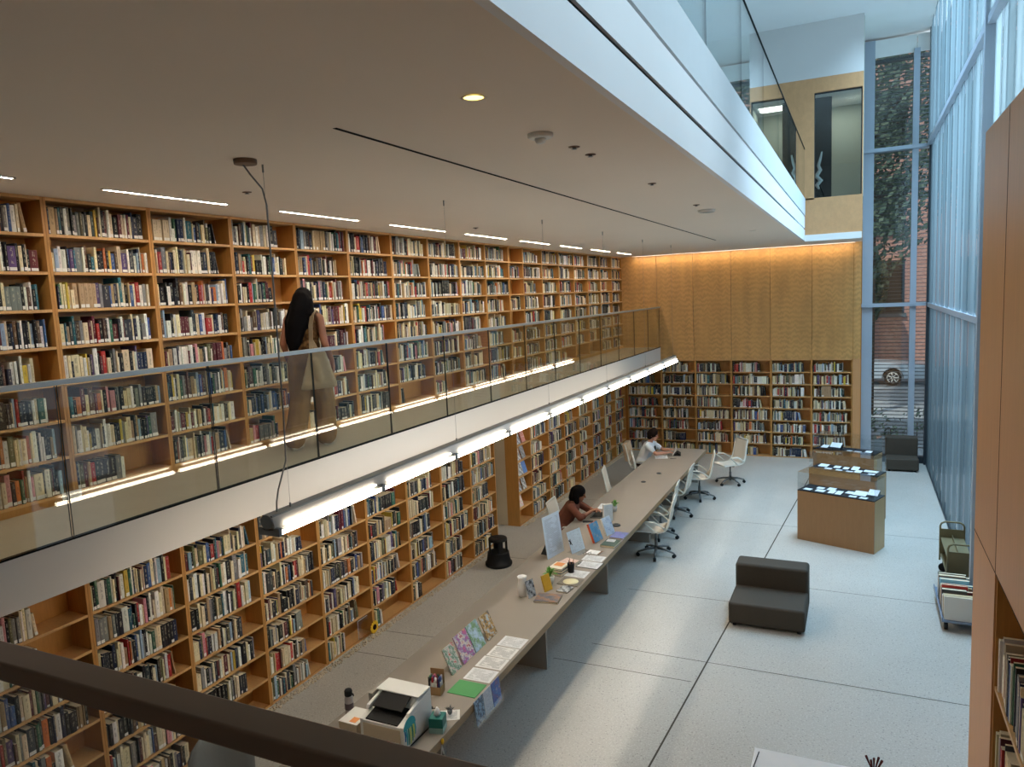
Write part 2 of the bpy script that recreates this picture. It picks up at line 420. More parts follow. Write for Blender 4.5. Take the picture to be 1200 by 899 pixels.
# ceiling and the floor edge above it
b = MB(); b.box(-6, -1.07, -3, YB + .1, CZ, CZ + .2); b.box(-1.07, .045, 17.115, YB + .1, CZ, CZ + .2); struct('ceiling', b, M['ceiling'])
M['bulk'] = plain('bulkhead_paint', S(236, 236, 236), .75, .25, var=.03, vs=1.2)
b = MB(); b.box(-1.10, -1.055, -3, 17.08, CZ - .001, 5.36); b.box(-1.10, -1.085, -3, 17.08, 5.36, 5.392); b.box(-1.10, -1.055, -3, 17.08, 5.392, 5.64); struct('trim_11', b, M['bulk'])
b = MB(); b.box(-1.0845, -1.07, -3, 14.5, 5.364, 5.388); struct('trim_12', b, M['black'])
b = MB(); b.box(-6, -1.07, -3, 17.1, 5.65, 5.97); b.box(-1.3, -1.075, -3, 17.1, 5.64, 5.65); struct('slab_gallery', b, M['bulk'])
M['fasc2'] = plain('metal_fascia', S(210, 214, 216), .6, .35, 0, .03)
b = MB(); b.box(-1.07, -1.045, -3, 17.05, 5.655, 6.0); struct('trim_13', b, M['fasc2'])
# long black ceiling slot
b = MB(); b.box(-2.515, -2.49, 3.24, 14.67, CZ - .002, CZ + .01); struct('trim_14', b, M['black'])
# cove light lip at the far wall
b = MB(); b.box(-1.06, .03, 17.07, 17.1, CZ - .015, CZ + .12); struct('trim_15', b, M['plaster'])
# upper far wall (in front of the panels), with a tall glazed opening
b = MB(); b.box(-1.06, .05, 17.1, 17.25, CZ + .12, 6.01); b.box(-1.9, -.877, 17.1, 17.25, 5.98, 8.146); b.box(-1.9, .05, 17.1, 17.25, 8.146, 8.44); b.box(.031, .05, 17.1, 17.25, 6.01, 8.146)
struct('wall_upper_back', b, M['upper_veneer'])
b = MB(); b.box(-6, .05, 17.1, 17.25, 8.44, 9.7); b.box(-6, -1.9, 17.1, 17.25, 5.97, 8.44)
struct('wall_upper_plaster', b, M['plaster_up'])
M['sage'] = plain('sage_wall', S(188, 194, 180), .8, .2)
b = MB(); b.box(-1.9, .06, 18.7, 18.8, 5.97, 9.7); b.box(.05, .06, 17.25, 18.8, 5.97, 9.7); struct('wall_gallery_room', b, M['sage'])
b = MB(); b.box(-.95, -.56, 17.6, 17.7, 5.97, 8.146); struct('column_gallery', b, M['black'])
b = MB(); b.box(-1.9, .05, 17.25, 18.8, 8.146, 8.2); struct('ceiling_gallery_room', b, M['plaster'])
b = MB(); b.box(-1.9, .05, 17.26, 18.8, 5.9, 6.0); struct('floor_gallery_room', b, M['bulk'])
w = bpy.data.objects.new('window_3', None); C.objects.link(w); w['kind'] = 'structure'
b = MB(); b.box(-.877, .031, 17.16, 17.175, 6.01, 8.146); obj('pane', b, M['upper_glass'], w)
b = MB(); b.box(-.88, -.862, 17.15, 17.19, 6.01, 8.146); b.box(.008, .034, 17.15, 17.19, 6.01, 8.146); b.box(-.88, .034, 17.15, 17.19, 8.12, 8.146); obj('frame', b, M['dark_frame'], w)
# top ceiling
b = MB(); b.box(-6, 1.6, -3, 19.3, 9.55, 9.8); struct('ceiling_top', b, M['plaster'])
# behind the camera and right
b = MB(); b.box(-8.2, 1.6, -3.1, -3, 0, 9.7); struct('wall_front', b, M['plaster'])

# glass wall on the street side: channel glass in three tiers
def channel_glass():
    k = N('channel_glass')
    sp = k.add('ShaderNodeSeparateXYZ'); tc = k.add('ShaderNodeTexCoord'); k.link(tc.outputs['Object'], sp.inputs[0])
    wn = k.add('ShaderNodeTexWhiteNoise'); wn.noise_dimensions = '1D'; k.link(k.math('FLOOR', k.math('DIVIDE', k.math('SUBTRACT', sp.outputs[1], 7.6), .4)), wn.inputs['W'])
    n = k.math('MULTIPLY_ADD', wn.outputs['Value'], .75, k.math('MULTIPLY', k.noise(k.coord('Object', (1, 2.2, .1)), 1.6, 2), .3))
    col = k.mix(n, S(84, 100, 106), S(134, 150, 156))
    tr = k.add('ShaderNodeBsdfTransparent'); tr.inputs[0].default_value = (.86, .95, 1, 1)
    tl = k.add('ShaderNodeBsdfTranslucent'); k.link(col, tl.inputs[0])
    df = k.add('ShaderNodeBsdfPrincipled'); k.link(col, df.inputs['Base Color']); df.inputs['Roughness'].default_value = .35
    m1 = k.add('ShaderNodeMixShader'); m1.inputs[0].default_value = .45; k.link(tl.outputs[0], m1.inputs[1]); k.link(df.outputs[0], m1.inputs[2])
    m2 = k.add('ShaderNodeMixShader'); m2.inputs[0].default_value = .34; k.link(m1.outputs[0], m2.inputs[1]); k.link(tr.outputs[0], m2.inputs[2])
    k.link(m2.outputs[0], k.out.inputs[0]); return k.mat
M['channel'] = channel_glass()
w = bpy.data.objects.new('window_2', None); C.objects.link(w); w['kind'] = 'structure'
def tier(z0, z1, xin, pitch, name):
    b = MB(); y = 7.6; i = 0
    while y < 18.8:
        y2 = min(y + pitch, 18.85)
        x = xin + (.016 if i % 2 else 0)
        poly = [(x, y), (x, y2 - .0015), (x + .014, y2 - .0015), (x + .014, y)][::-1]
        b.prism(poly, z0, z1, 'z'); y = y2; i += 1
    obj(name, b, M['channel'], w)
tier(0.03, 3.60, 1.41, .40, 'pane'); tier(3.68, 7.10, 1.39, .40, 'pane'); tier(7.2, 9.55, 1.33, .40, 'pane')
for z, x0 in ((3.60, 1.37), (7.10, 1.32)):
    b = MB(); b.box(x0, 1.5, 7.6, 18.88, z, z + .09); obj('transom', b, M['frame'], w)
for y in (10.55,):
    b = MB(); b.box(1.3, 1.42, y - .06, y + .06, 0, 9.55); obj('mullion', b, M['frame'], w)
b = MB(); b.box(1.36, 1.5, 18.82, 18.95, 0, 9.55); obj('corner_post', b, M['dark_frame'], w)
b = MB(); b.box(1.40, 1.5, 5.9, 18.9, 0, .03); obj('sill', b, M['dark_frame'], w)
b = MB(); b.box(1.3, 1.6, 6.7, 7.6, CZ + .03, 9.7); struct('column_right', b, M['plaster'])
b = MB(); b.box(1.41, 1.43, -3, 6.7, CZ + .03, 9.55); obj('pane', b, M['channel'], bpy.data.objects['window_2'])

# tall far window with outside blades
w = bpy.data.objects.new('window_1', None); C.objects.link(w); w['kind'] = 'structure'
b = MB(); b.box(.06, .28, YB + .06, YB + .25, 0, 9.5); obj('jamb', b, M['frame'], w)
b = MB(); b.box(1.04, 1.16, YB + .04, YB + .2, .15, 9.2); obj('mullion', b, M['frame'], w)
for z in (3.62, 7.08):
    b = MB(); b.box(.05, 1.42, YB - .02, YB + .22, z, z + .08); obj('transom', b, M['frame'], w)
b = MB(); b.box(.06, 1.42, YB + .05, YB + .25, 0, .15); obj('sill', b, M['dark_frame'], w)
b = MB(); b.box(.28, 1.40, YB + .12, YB + .13, .15, 9.5); obj('pane', b, M['glass'], w)
M['blade'] = plain('louver_metal', S(70, 76, 80), .5, .4, .3)
b = MB(); z = .3
while z < 9.05:
    b.box(.2, 1.5, YB + .34, YB + .41, z, z + .012); z += .085
obj('louver_blades', b, M['blade'], w)
b = MB(); b.box(.0, 1.6, YB + .3, YB + .5, 9.08, 9.14); obj('blade_rail', b, M['dark_frame'], w)
b = MB(); b.box(.28, 1.095, YB + .09, YB + .12, 9.13, 9.5); b.box(1.105, 1.40, YB + .09, YB + .12, 9.13, 9.5); obj('header_panel', b, M['white'], w)

# wood wall on the right with a recessed bookcase
XP = .756
b = MB()
b.box(XP, 1.5, -3, 5.95, 2.43, 5.155); b.box(XP, 1.5, 5.07, 5.95, 0, 2.43); b.box(1.12, 1.5, -3, 5.07, 0, 2.43); b.box(XP, 1.5, -3, 5.07, 0, .08)
struct('wall_right', b, M['pier'])
b = MB(); b.box(XP - .0015, XP, 5.06, 5.066, 2.43, 5.155); b.box(XP - .0015, XP, -3, 5.95, 2.424, 2.43)
struct('trim_16', b, M['black'])

# foreground railing of the walkway where the photographer stands
t = thing('railing', 'dark bronze flat handrail across the walkway in front', 'railing', (0, .5, BZ))
b = MB(); b.box(-3.2, 1.0, -.018, .022, 1.02, 1.045); obj('handrail', b, M['bronze'], t, bevel=.004)
b = MB(); b.box(-3.2, .74, .004, .016, .04, 1.02); obj('glass_panel', b, M['acrylic'], t)
b = MB(); b.box(-3.2, .74, -.02, .04, 0, .05); obj('base_channel', b, M['bronze'], t)
b = MB(); b.box(-3.3, .75, -3, .56, 2.45, BZ); struct('floor_walkway', b, M['fascia'])

# ------------------------------------------------------------------ bookcases
UY = [2.755, 3.68, 4.605, 5.53, 6.455, 7.38, 8.305, 9.23, 10.155, 11.03, 11.94, 12.56, 13.46, 14.36, 15.26, 16.16, 17.06, 17.96, 18.86]
LY = [2.755, 3.68, 4.605, 5.53, 6.455, 7.38, 8.305, 9.23, 10.155, 11.03]
LY2 = [11.94, 12.56, 13.46, 14.36, 15.26, 16.16, 17.06, 17.96, 18.86]
BX = [-5.58, -4.652, -3.771, -2.882, -1.939, -1.017, -.128]
DEP = .25; TH = .02
cache = {}
def bookcase(loc, rotz, w, plinth, pitch, top, label, group, n=8):
    """local x along the shelves, the open front at y=0, back at y=DEP"""
    t = thing('bookcase', label, 'bookcase', loc, rotz, group)
    key = (round(w, 3), plinth)
    if key not in cache:
        me = {}
        for nm, x in (('s0', .0015), ('s1', w - TH - .0015)):
            b = MB(); b.box(x, x + TH, 0, DEP, 0, top); me[nm] = b.mesh('side_panel', [M['shelf']])
        b = MB(); b.box(TH, w - TH, DEP - .012, DEP, plinth, top); me['back'] = b.mesh('back_panel', [M['shelf']])
        b = MB(); b.box(TH, w - TH, 0, DEP - .012, top - .024, top); me['top'] = b.mesh('top_panel', [M['shelf_edge']])
        b = MB(); b.box(TH, w - TH, .004, .03, 0, plinth); me['plinth'] = b.mesh('plinth', [M['shelf']])
        b = MB(); b.box(TH, w - TH, .002, DEP - .012, -.022, 0); me['shelf'] = b.mesh('shelf', [M['shelf_edge']])
        cache[key] = me
    me = cache[key]
    for nm, ky in (('side_panel', 's0'), ('side_panel', 's1'), ('back_panel', 'back'), ('top_panel', 'top'), ('plinth', 'plinth')):
        obj(nm, me[ky], None, t)
    for i in range(n):
        obj('shelf', me['shelf'], None, t, (0, 0, plinth + i * pitch + .0))
    return t
SHW = ['bottom', 'second-lowest', 'third-lowest', 'fourth-lowest', 'fourth-highest', 'third-highest', 'second-highest', 'top']
books = []       # every shelved book, as a dict, before the largest are told apart
def fill(T, w, zs, clear, where, fills, r, sticker, dens=1.0, skip=()):
    """T: bookcase matrix; zs: shelf heights from the bottom"""
    for s, z in enumerate(zs):
        f = fills[s] if s < len(fills) else .85
        if s in skip or f <= 0: continue
        x = TH + .008 + (r.uniform(0, .02)); end = TH + (w - 2 * TH) * f; k = 0
        hb = r.uniform(.68, .83) * clear
        set_c = None; set_n = 0
        row = []
        while True:
            th = min(.065, max(.009, r.lognormvariate(math.log(.0212), .45))) * dens
            if set_n > 0:
                set_n -= 1; th = set_t * r.uniform(.95, 1.05); h = set_h; nm, col = set_c
            else:
                h = min(clear - .008, max(.45 * clear, r.gauss(hb, .085 * clear)))
                nm, col = pick_colour(r)
                if r.random() < .04 and nm in ('cream', 'white', 'black', 'grey', 'tan', 'charcoal', 'navy', 'maroon'): set_n = r.randint(2, 4); set_c = (nm, col); set_t = th; set_h = h
            if x + th > end: break
            d = min(DEP - .046, max(.12, h * r.uniform(.62, .8)))
            row.append(dict(T=T, x=x, z=z + .0012, th=th, h=h, d=d, y=r.uniform(.008, .028), lean=0.0, nm=nm, col=col, where=where, s=s, stick=r.random() < sticker))
            x += th + (r.uniform(0, .0015) if r.random() < .93 else r.uniform(.004, .012)); k += 1
        # the last book or two lean where there is room
        if row and f < .9 and r.random() < .55:
            b = row[-1]; b['lean'] = -r.uniform(.06, .2); b['x'] += b['h'] * math.sin(-b['lean']) + .002
            if b['x'] + b['th'] > w - TH: b['lean'] = 0; b['x'] = row[-2]['x'] + row[-2]['th'] + .001 if len(row) > 1 else b['x']
        for i, b in enumerate(row):
            b['i'] = i + 1; b['n'] = len(row); books.append(b)
r = random.Random(11)
def fills_for(k):
    return [max(.3, min(.98, r.gauss(.84, .1))) for _ in range(8)]
def place(loc, rotz, w, plinth, pitch, top, label, group, where, clear, fills, sticker, dens=1.0, skip=()):
    t = bookcase(loc, rotz, w, plinth, pitch, top, label, group)
    T = Matrix.Translation(Vector(loc)) @ Matrix.Rotation(rotz, 4, 'Z')
    fill(T, w, [plinth + i * pitch for i in range(8)], clear, where, fills, r, sticker, dens, skip)
# balcony level
UF = {0: [.95, .9, .9, .8, .95, .9, .95, .85], 1: [.5, .95, .97, .95, .96, .97, .97, .97], 2: [.75, .9, .88, .92, .9, .93, .80, .78],
      3: [.5, .75, .85, .9, .85, .6, .85, .78], 6: [.12, .8, .9, .9, .9, .95, .75, .9], 7: [.4, .9, .95, .97, .97, .97, .97, .95]}
for k in range(len(UY) - 1):
    w = UY[k + 1] - UY[k]; nar = w < .7
    f = UF.get(k, fills_for(k)); sk = ()
    if nar: f = [.0, .4, .55, .7, .0, .7, .0, .0][::1]; f = [0, .75, .85, 0, .8, 0, .75, 0]
    if k in (13, 14, 15): f[0] = .35 if k == 13 else 0
    place((SX, UY[k], BZ), PI / 2, w, .078, .288, 2.372,
          f'honey birch bookcase full of books on the balcony, {ORD[k + 1]} along from the near end', 'bookcases lining the balcony',
          f'{ORD[k + 1]} balcony bookcase', .257, f, .82)
# hall floor, under the balcony
LF = {0: [.3, .6, .7, .9, .8, .6, .55, .5], 1: [.9, .9, .85, .85, .9, .9, .9, .95], 2: [.55, .7, .85, .72, .9, .9, .88, .9], 3: [.68, .72, .66, .9, .92, .72, .9, .5],
      4: [.4, .72, .78, .9, .84, .78, .8, .72], 5: [.2, .7, .72, .8, .86, .78, .9, .8], 6: [.3, .75, .75, .65, .8, .75, .85, .75], 7: [.6, .6, .9, .75, .8, .8, .85, .8]}
n = 0
for ys in (LY, LY2):
    for k in range(len(ys) - 1):
        w = ys[k + 1] - ys[k]; n += 1
        f = LF.get(n - 1, fills_for(k)) if ys is LY else [max(.45, q - .08) for q in fills_for(k)]
        if w < .7: f = [0] * 8
        place((SX, ys[k], 0), PI / 2, w, .02, .298, 2.415,
              f'honey birch bookcase on the hall floor below the balcony, {ORD[n]} along from the near end', 'bookcases under the balcony',
              f'{ORD[n]} hall bookcase', .27, f, .35, 1.05)
# far wall
for k in range(6):
    w = BX[k + 1] - BX[k]
    place((BX[k], YB, 0), 0, w, .026, .299, 2.43,
          f'far-wall bookcase under the birch panels, {ORD[k + 1]} from the corner with the long shelves', 'bookcases along the far wall',
          f'{ORD[k + 1]} far-wall bookcase', .27, fills_for(k), .4, 1.1)
# recessed bookcase in the right-hand wood wall
t = thing('bookcase', 'bookcase recessed into the beech wall at the right edge, below the panels', 'bookcase', (XP + .01, 5.065, 0), -PI / 2)
wR = 1.9
for x in (0, wR - .02):
    b = MB(); b.box(x, x + .02, 0, .34, .08, 2.425); obj('side_panel', b, M['shelf'], t)
b = MB(); b.box(0, wR, .33, .345, .08, 2.425); obj('back_panel', b, M['shelf'], t)
for z in (.1, .62, 1.14, 1.72):
    b = MB(); b.box(.02, wR - .02, .002, .33, z - .026, z); obj('shelf', b, M['shelf_edge'], t)
T = Matrix.Translation(Vector((XP + .01, 5.065, 0))) @ Matrix.Rotation(-PI / 2, 4, 'Z')
i0 = len(books)
fill(T, wR, [.1, .62, 1.14, 1.72], .44, 'right-wall bookcase', [.95, .95, .95, .95], random.Random(5), .5, 1.15)
RS = ['bottom', 'second-lowest', 'second-highest', 'top']
for bk in books[i0:]: bk['rs'] = RS[bk['s']]

def book_matrix(k):
    return k['T'] @ Matrix.Translation((k['x'], k['y'], k['z'])) @ Matrix.Rotation(k['lean'], 4, 'Y')
def seen_area(k):
    """pixels of the photo that the spine covers, or 0 where it is out of the frame or behind the slab or the rail"""
    Mx = book_matrix(k); th, h = k['th'], k['h']
    ps = [project(Mx @ Vector(q)) for q in ((0, 0, 0), (th, 0, 0), (th, 0, h), (0, 0, h))]
    if any(p is None for p in ps): return 0
    cx = sum(p[0] for p in ps) / 4; cy = sum(p[1] for p in ps) / 4
    if not (4 < cx < 1196 and 4 < cy < 895): return 0
    a = abs(sum(ps[i][0] * ps[(i + 1) % 4][1] - ps[(i + 1) % 4][0] * ps[i][1] for i in range(4))) / 2
    c = Mx @ Vector((th / 2, 0, h * .45))
    if c.x < -5 and c.z < 2.4:                      # behind the balcony edge
        q = -4.66 / c.x; z = 4.2 + (c.z - 4.2) * q
        if 2.43 < z < 2.77: return 0
    if c.y > .6:
        q = .5 / c.y; z = 4.2 + (c.z - 4.2) * q     # behind the bronze rail
        if 3.76 < z < 3.81 and c.x < 0: return 0
        if c.x > .7:                                # inside the recess: only what the wall leaves in view
            q = XP / c.x; y = c.y * q; z = 4.2 + (c.z - 4.2) * q
            if z > 2.42 or y > 5.06: return 0
    return a
for k in books: k['a'] = seen_area(k)
books.sort(key=lambda k: -k['a'])
NIND = 275
single, rest = books[:NIND], books[NIND:]
def spine_label(b, th, h, hl, y=-.0012, m=0, Mx=None):
    w0, w1 = th * .06, th * .94; z0 = h * .03
    p = [(w0, y, z0), (w1, y, z0), (w1, y, z0 + hl), (w0, y, z0 + hl)]
    if Mx is not None: p = [Mx @ Vector(q) for q in p]
    b.quad(*p, m=m)
for k in single:
    th, h, d = k['th'], k['h'], k['d']; c = k['col']; bt = min(.0028, th * .16)
    b = MB()                                         # cover: two boards and a slightly rounded spine
    sp = [(0, .004), (th * .15, .0012), (th * .5, 0), (th * .85, .0012), (th, .004)]
    n0 = len(b.v)
    for (x, y) in sp: b.v.append((x, y, 0))
    for (x, y) in sp: b.v.append((x, y, h))
    for i in range(4):
        b.face((n0 + i, n0 + i + 1, n0 + 6 + i, n0 + 5 + i), 0, [(sp[i][0] / th, 0), (sp[i + 1][0] / th, 0), (sp[i + 1][0] / th, 1), (sp[i][0] / th, 1)], c, True)
    b.box(0, bt, .004, d, 0, h, col=c); b.box(th - bt, th, .004, d, 0, h, col=c)
    b.box(bt, th - bt, .003, .006, 0, h, col=c)
    for i, u in enumerate(b.uv):
        if i >= 4: b.uv[i] = [(0, 0)] * 4
    size = 'thick' if th > .038 else 'thin' if th < .017 else 'tall' if h > .235 else 'short' if h < .185 else 'medium'
    sh = k.get('rs') or SHW[k['s']]
    lab = f"{size} {k['nm']} book{' leaning,' if k['lean'] else ','} {ORD[k['i']]} from left on {sh} shelf, {k['where']}"
    o = obj('book', b, M['book']); o.matrix_world = book_matrix(k)
    tag(o, lab, 'book', 'books on the library shelves')
    b = MB(); b.box(bt, th - bt, .006, d - .004, .002, h - .004); obj('page_block', b, M['page'], o)
    if k['stick']:
        b = MB(); spine_label(b, th, h, min(.03, h * .13)); obj('spine_label', b, M['label'], o)
b = MB()
for k in rest:
    Mx = book_matrix(k); th, h, d = k['th'], k['h'], k['d']
    b.box(0, th, 0, d, 0, h, 0, Mx, k['col'])
    for i in range(len(b.uv) - 6, len(b.uv)): b.uv[i] = [(0, 0)] * 4
    b.uv[-4] = [(0, 0), (1, 0), (1, 1), (0, 1)]      # the spine
    b.m[-5] = 1                                      # the page tops
    if k['stick']: spine_label(b, th, h, min(.03, h * .13), m=2, Mx=Mx)
o = obj('shelved_books', b, [M['book'], M['page'], M['label']])
tag(o, 'the many smaller-looking books filling the rest of the shelves', 'books', kind='stuff')

# magazines and picture books shown face-out in the narrow hall bookcase
TZ = .74
def cover_mat(name, stops, scale=4.0):
    M[name] = picture(name, stops, scale); return M[name]
cover_mat('pic_pink', [S(236, 220, 216), S(200, 110, 96), S(240, 232, 226)])
cover_mat('pic_grey', [S(90, 96, 104), S(150, 152, 156), S(210, 210, 208)])
cover_mat('pic_blue', [S(70, 110, 180), S(110, 150, 210), S(70, 110, 180)])
cover_mat('pic_bw', [S(40, 40, 42), S(230, 230, 228), S(60, 60, 60), S(220, 218, 214)])
cover_mat('pic_magenta', [S(210, 60, 120), S(240, 230, 220), S(150, 190, 60)])
cover_mat('pic_white', [S(236, 236, 234), S(222, 224, 226), S(90, 90, 96), S(232, 232, 232)])
def facing(name, label, cat, loc, rotz, w, h, th, lean, m, pm='page', group=None):
    """a booklet seen front-on: cover faces -y, leaning back by lean"""
    t = thing(name, label, cat, loc, rotz, group)
    b = MB(); b.quad((0, -.0006, 0), (w, -.0006, 0), (w, -.0006, h), (0, -.0006, h)); b.box(0, w, 0, .0015, 0, h); b.box(0, .0015, .0015, th, 0, h); b.box(0, w, th - .0015, th, 0, h)
    o = obj('cover', b, M[m], t, rot=(-lean, 0, 0))
    b = MB(); b.box(.0015, w - .002, .0015, th - .0015, .002, h - .002); obj('page_block', b, M[pm], t, rot=(-lean, 0, 0))
    return t
mags = [(5, .30, 'pic_pink', 'pink and white'), (5, .08, 'pic_white', 'white'), (4, .28, 'pic_grey', 'grey'), (4, .06, 'pic_white', 'plain white'), (3, .33, 'pic_blue', 'blue'), (3, .16, 'pic_white', 'white and grey'), (3, .0, 'pic_bw', 'black and white'),
        (2, .28, 'pic_bw', 'black-and-white photo'), (2, .05, 'pic_white', 'pale'), (1, .1, 'pic_magenta', 'magenta and green')]
RN = {5: 'third', 4: 'fourth', 3: 'fifth', 2: 'sixth', 1: 'seventh'}
for s, dy, m, cname in mags:
    facing('magazine', f'{cname} magazine propped face-out on the {RN[s]} shelf down of the narrow hall bookcase', 'magazine', (SX + -.01 - .03, 11.965 + dy, .026 + s * .298), PI / 2, .16, .23, .008, .3, m, group='magazines propped in the narrow bookcase')

# ------------------------------------------------------------------ balcony railing
t = thing('balustrade', 'frameless glass balustrade with a grey steel handrail along the balcony edge', 'railing', (-4.66, 0, BZ))
b = MB(); b.box(-.024, .024, 1.76, 18.86, 1.022, 1.056); obj('handrail', b, M['steel'], t, bevel=.003)
y = 1.765; i = 0
while y < 18.8:
    y2 = min(y + 1.225, 18.86)
    b = MB(); b.box(-.006, .006, y + .007, y2 - .007, .012, 1.03, 0)
    for f in range(6): b.m[f] = 0
    b.m[2] = b.m[4] = 1
    o = obj('glass_panel', b, [M['rail_glass'], M['glass_edge']], t); y = y2
# gallery railing, upper right
t = thing('gallery_balustrade', 'frameless glass balustrade with thin black top rail above the white bulkhead', 'railing', (-1.06, 0, 6.0))
b = MB(); b.box(-.012, .012, -2, 16.95, 1.0, 1.022); obj('top_rail', b, M['black'], t)
y = -1.5
while y < 16.9:
    y2 = min(y + 1.845, 16.93)
    b = MB(); b.box(-.006, .006, y + .006, y2 - .006, -.02, 1.0); b.m[2] = b.m[4] = 1
    obj('glass_panel', b, [M['upper_glass'], M['glass_edge']], t); y = y2

# ------------------------------------------------------------------ lamps
t = thing('pendant_light', 'long white linear pendant lamp with bare tubes hanging over the reading table', 'pendant lamp', (-3.5, 0, 2.76))
b = MB(); y0, y1 = 3.54, 15.36
b.prism([(-.05, -.01), (.05, -.01), (.055, .03), (.042, .085), (-.042, .085), (-.055, .03)], y0, y1, 'y'); obj('housing', b, M['lampbody'], t, bevel=.004)
for yy in (y0 - .006, y1 + .006): b = MB(); b.tube([(0, yy - .008, .055), (0, yy + .008, .055)], .047, 16); obj('end_cap', b, M['chrome'], t)
b = MB(); b.box(-.042, .042, y0, y1, .083, .097); obj('top_channel', b, M['chrome'], t, bevel=.003)
for i in range(10):
    a = y0 + .035 + i * 1.182
    for x in (-1, 1):
        b = MB(); b.tube([(x * .062, a, -.026), (x * .062, a + 1.12, -.026)], .0165, 10); obj('tube', b, M['tube'], t)
        b = MB(); b.tube([(x * .068, a + .05, .026), (x * .068, a + 1.07, .026)], .007, 8); obj('slim_tube', b, M['slim_tube'], t)
        b = MB(); b.box(min(x * .045, x * .082), max(x * .045, x * .082), a, a + 1.12, -.006, -.002); obj('shade_lip', b, M['white'], t)  # lip added to shade the housing from the main tube
    b = MB(); b.box(-.09, .09, a + 1.122, a + 1.17, -.042, .014); obj('tube_holder', b, M['chrome'], t, bevel=.004)
b = MB(); b.box(-.09, .09, y0, y0 + .032, -.042, .014); obj('tube_holder', b, M['chrome'], t, bevel=.004)
for y in (3.76, 6.07, 8.43, 10.78, 13.05, 15.25):
    b = MB(); b.tube([(0, y, .09), (0, y, CZ - 2.76)], .0012, 6); b.tube([(0, y, .09), (0, y, .125)], .007, 8); b.tube([(0, y, CZ - 2.76 - .05), (0, y, CZ - 2.76)], .006, 8)
    obj('hanging_wire', b, M['chrome'], t)
b = MB(); pts = [(.02, 3.57, CZ - 2.76 - .03), (.03, 3.62, CZ - 2.76 - .09), (.02, 3.72, CZ - 2.76 - .16), (.012, 3.755, CZ - 2.76 - .26), (.01, 3.76, 1.6), (.01, 3.755, .75), (.01, 3.74, .42), (0, 3.66, .24), (0, 3.635, .16), (0, 3.63, .09)]
b.tube(pts, .0055, 8); obj('power_cable', b, M['chrome'], t)
b = MB(); b.lathe([(.068, 0), (.07, .008), (.07, .03)], 24, c=(.04, 3.57, CZ - 2.76 - .03)); obj('ceiling_rose', b, M['bronze'], t)

slots = [(1.9, 3.1), (3.745, 4.92), (5.58, 6.8), (7.42, 8.7), (9.28, 10.6), (11.13, 12.4), (12.95, 14.1), (14.7, 15.95), (16.5, 17.6)]
for i, (a, c) in enumerate(slots):
    t = thing('slot_light', f'slim recessed ceiling light above the balcony bookcases, {ORD[i + 1]} from the near end', 'ceiling light', (-5.02, a, CZ), 0, 'slot lights over the balcony bookcases')
    b = MB(); b.box(-.008, .008, 0, c - a, -.006, -.002); obj('diffuser', b, M['slot_light'], t)
    b = MB(); b.box(-.02, -.008, -.01, c - a + .01, -.0075, 0); b.box(.008, .02, -.01, c - a + .01, -.0075, 0); b.box(-.02, .02, -.01, 0, -.007, 0); b.box(-.02, .02, c - a, c - a + .01, -.007, 0); obj('trim_ring', b, M['white'], t)
t = thing('cove_light', 'thin bright cove light along the top of the figured birch panels', 'cove light', (-5.3, YB - .13, CZ))
b = MB(); b.box(0, 5.2, -.02, .02, -.012, -.004); obj('diffuser', b, M['cove'], t)
b = MB(); b.box(-.01, 5.21, -.035, -.02, -.014, 0); b.box(-.01, 5.21, .02, .035, -.014, 0); obj('trim_ring', b, M['white'], t)

def down(x, y, lab, on):
    t = thing('downlight', lab, 'ceiling light', (x, y, CZ))
    b = MB()
    b.lathe([(.058, -.004), (.062, -.006), (.048, -.006), (.046, -.001)], 24, caps=False); obj('trim_ring', b, M['ceiling'], t)
    b = MB(); b.lathe([(.047, -.003), (.001, -.0032)], 24, caps=False); obj('lamp_face', b, M['down_on'] if on else M['white'], t)
down(-1.617, 3.133, 'small glowing yellow round downlight in the ceiling', True)
down(-1.595, 12.85, 'small pale downlight near the bulkhead, beside the grey ceiling speaker', False)
down(-1.56, 15.86, 'small pale downlight near the far birch wall', False)
t = thing('smoke_detector', 'round white smoke detector on the ceiling beyond the yellow downlight', 'smoke detector', (-1.667, 4.04, CZ))
b = MB(); b.lathe([(.075, 0), (.075, -.016), (.062, -.026)], 28); obj('base', b, M['white'], t)
b = MB(); b.lathe([(.032, -.026), (.034, -.032), (.026, -.05), (.012, -.056)], 20); obj('sensor_cap', b, M['white'], t)
for i, (x, y, lab) in enumerate(((-1.633, 4.51, 'small dark ceiling sprinkler just beyond the smoke detector'), (-1.632, 4.82, 'small dark ceiling sprinkler, second beyond the smoke detector'), (-1.628, 6.43, 'small dark ceiling sprinkler alone between detector and speaker'), (-1.631, 8.37, 'small dark ceiling sprinkler just before the grey ceiling speaker'), (-4.4, 4.53, 'small dark round sensor above the second slot light'), (-4.52, 8.63, 'small dark round sensor above the third slot light'))):
    t = thing('sprinkler', lab, 'sprinkler', (x, y, CZ), 0, None)
    b = MB(); b.lathe([(.036, 0), (.036, -.004), (.028, -.006)], 20); obj('cover_plate', b, M['bronze'], t)
    b = MB(); b.lathe([(.012, -.006), (.012, -.014), (.02, -.016)], 14); obj('nozzle', b, M['chrome'], t)
t = thing('ceiling_speaker', 'grey flush ceiling speaker near the bulkhead', 'speaker', (-1.635, 9.0, CZ))
b = MB(); b.lathe([(.1, 0), (.1, -.02), (.09, -.03)], 24); obj('housing', b, M['plaster'], t)
b = MB(); b.lathe([(.085, -.0305), (.001, -.031)], 24, caps=False); obj('grille', b, M['steel'], t)

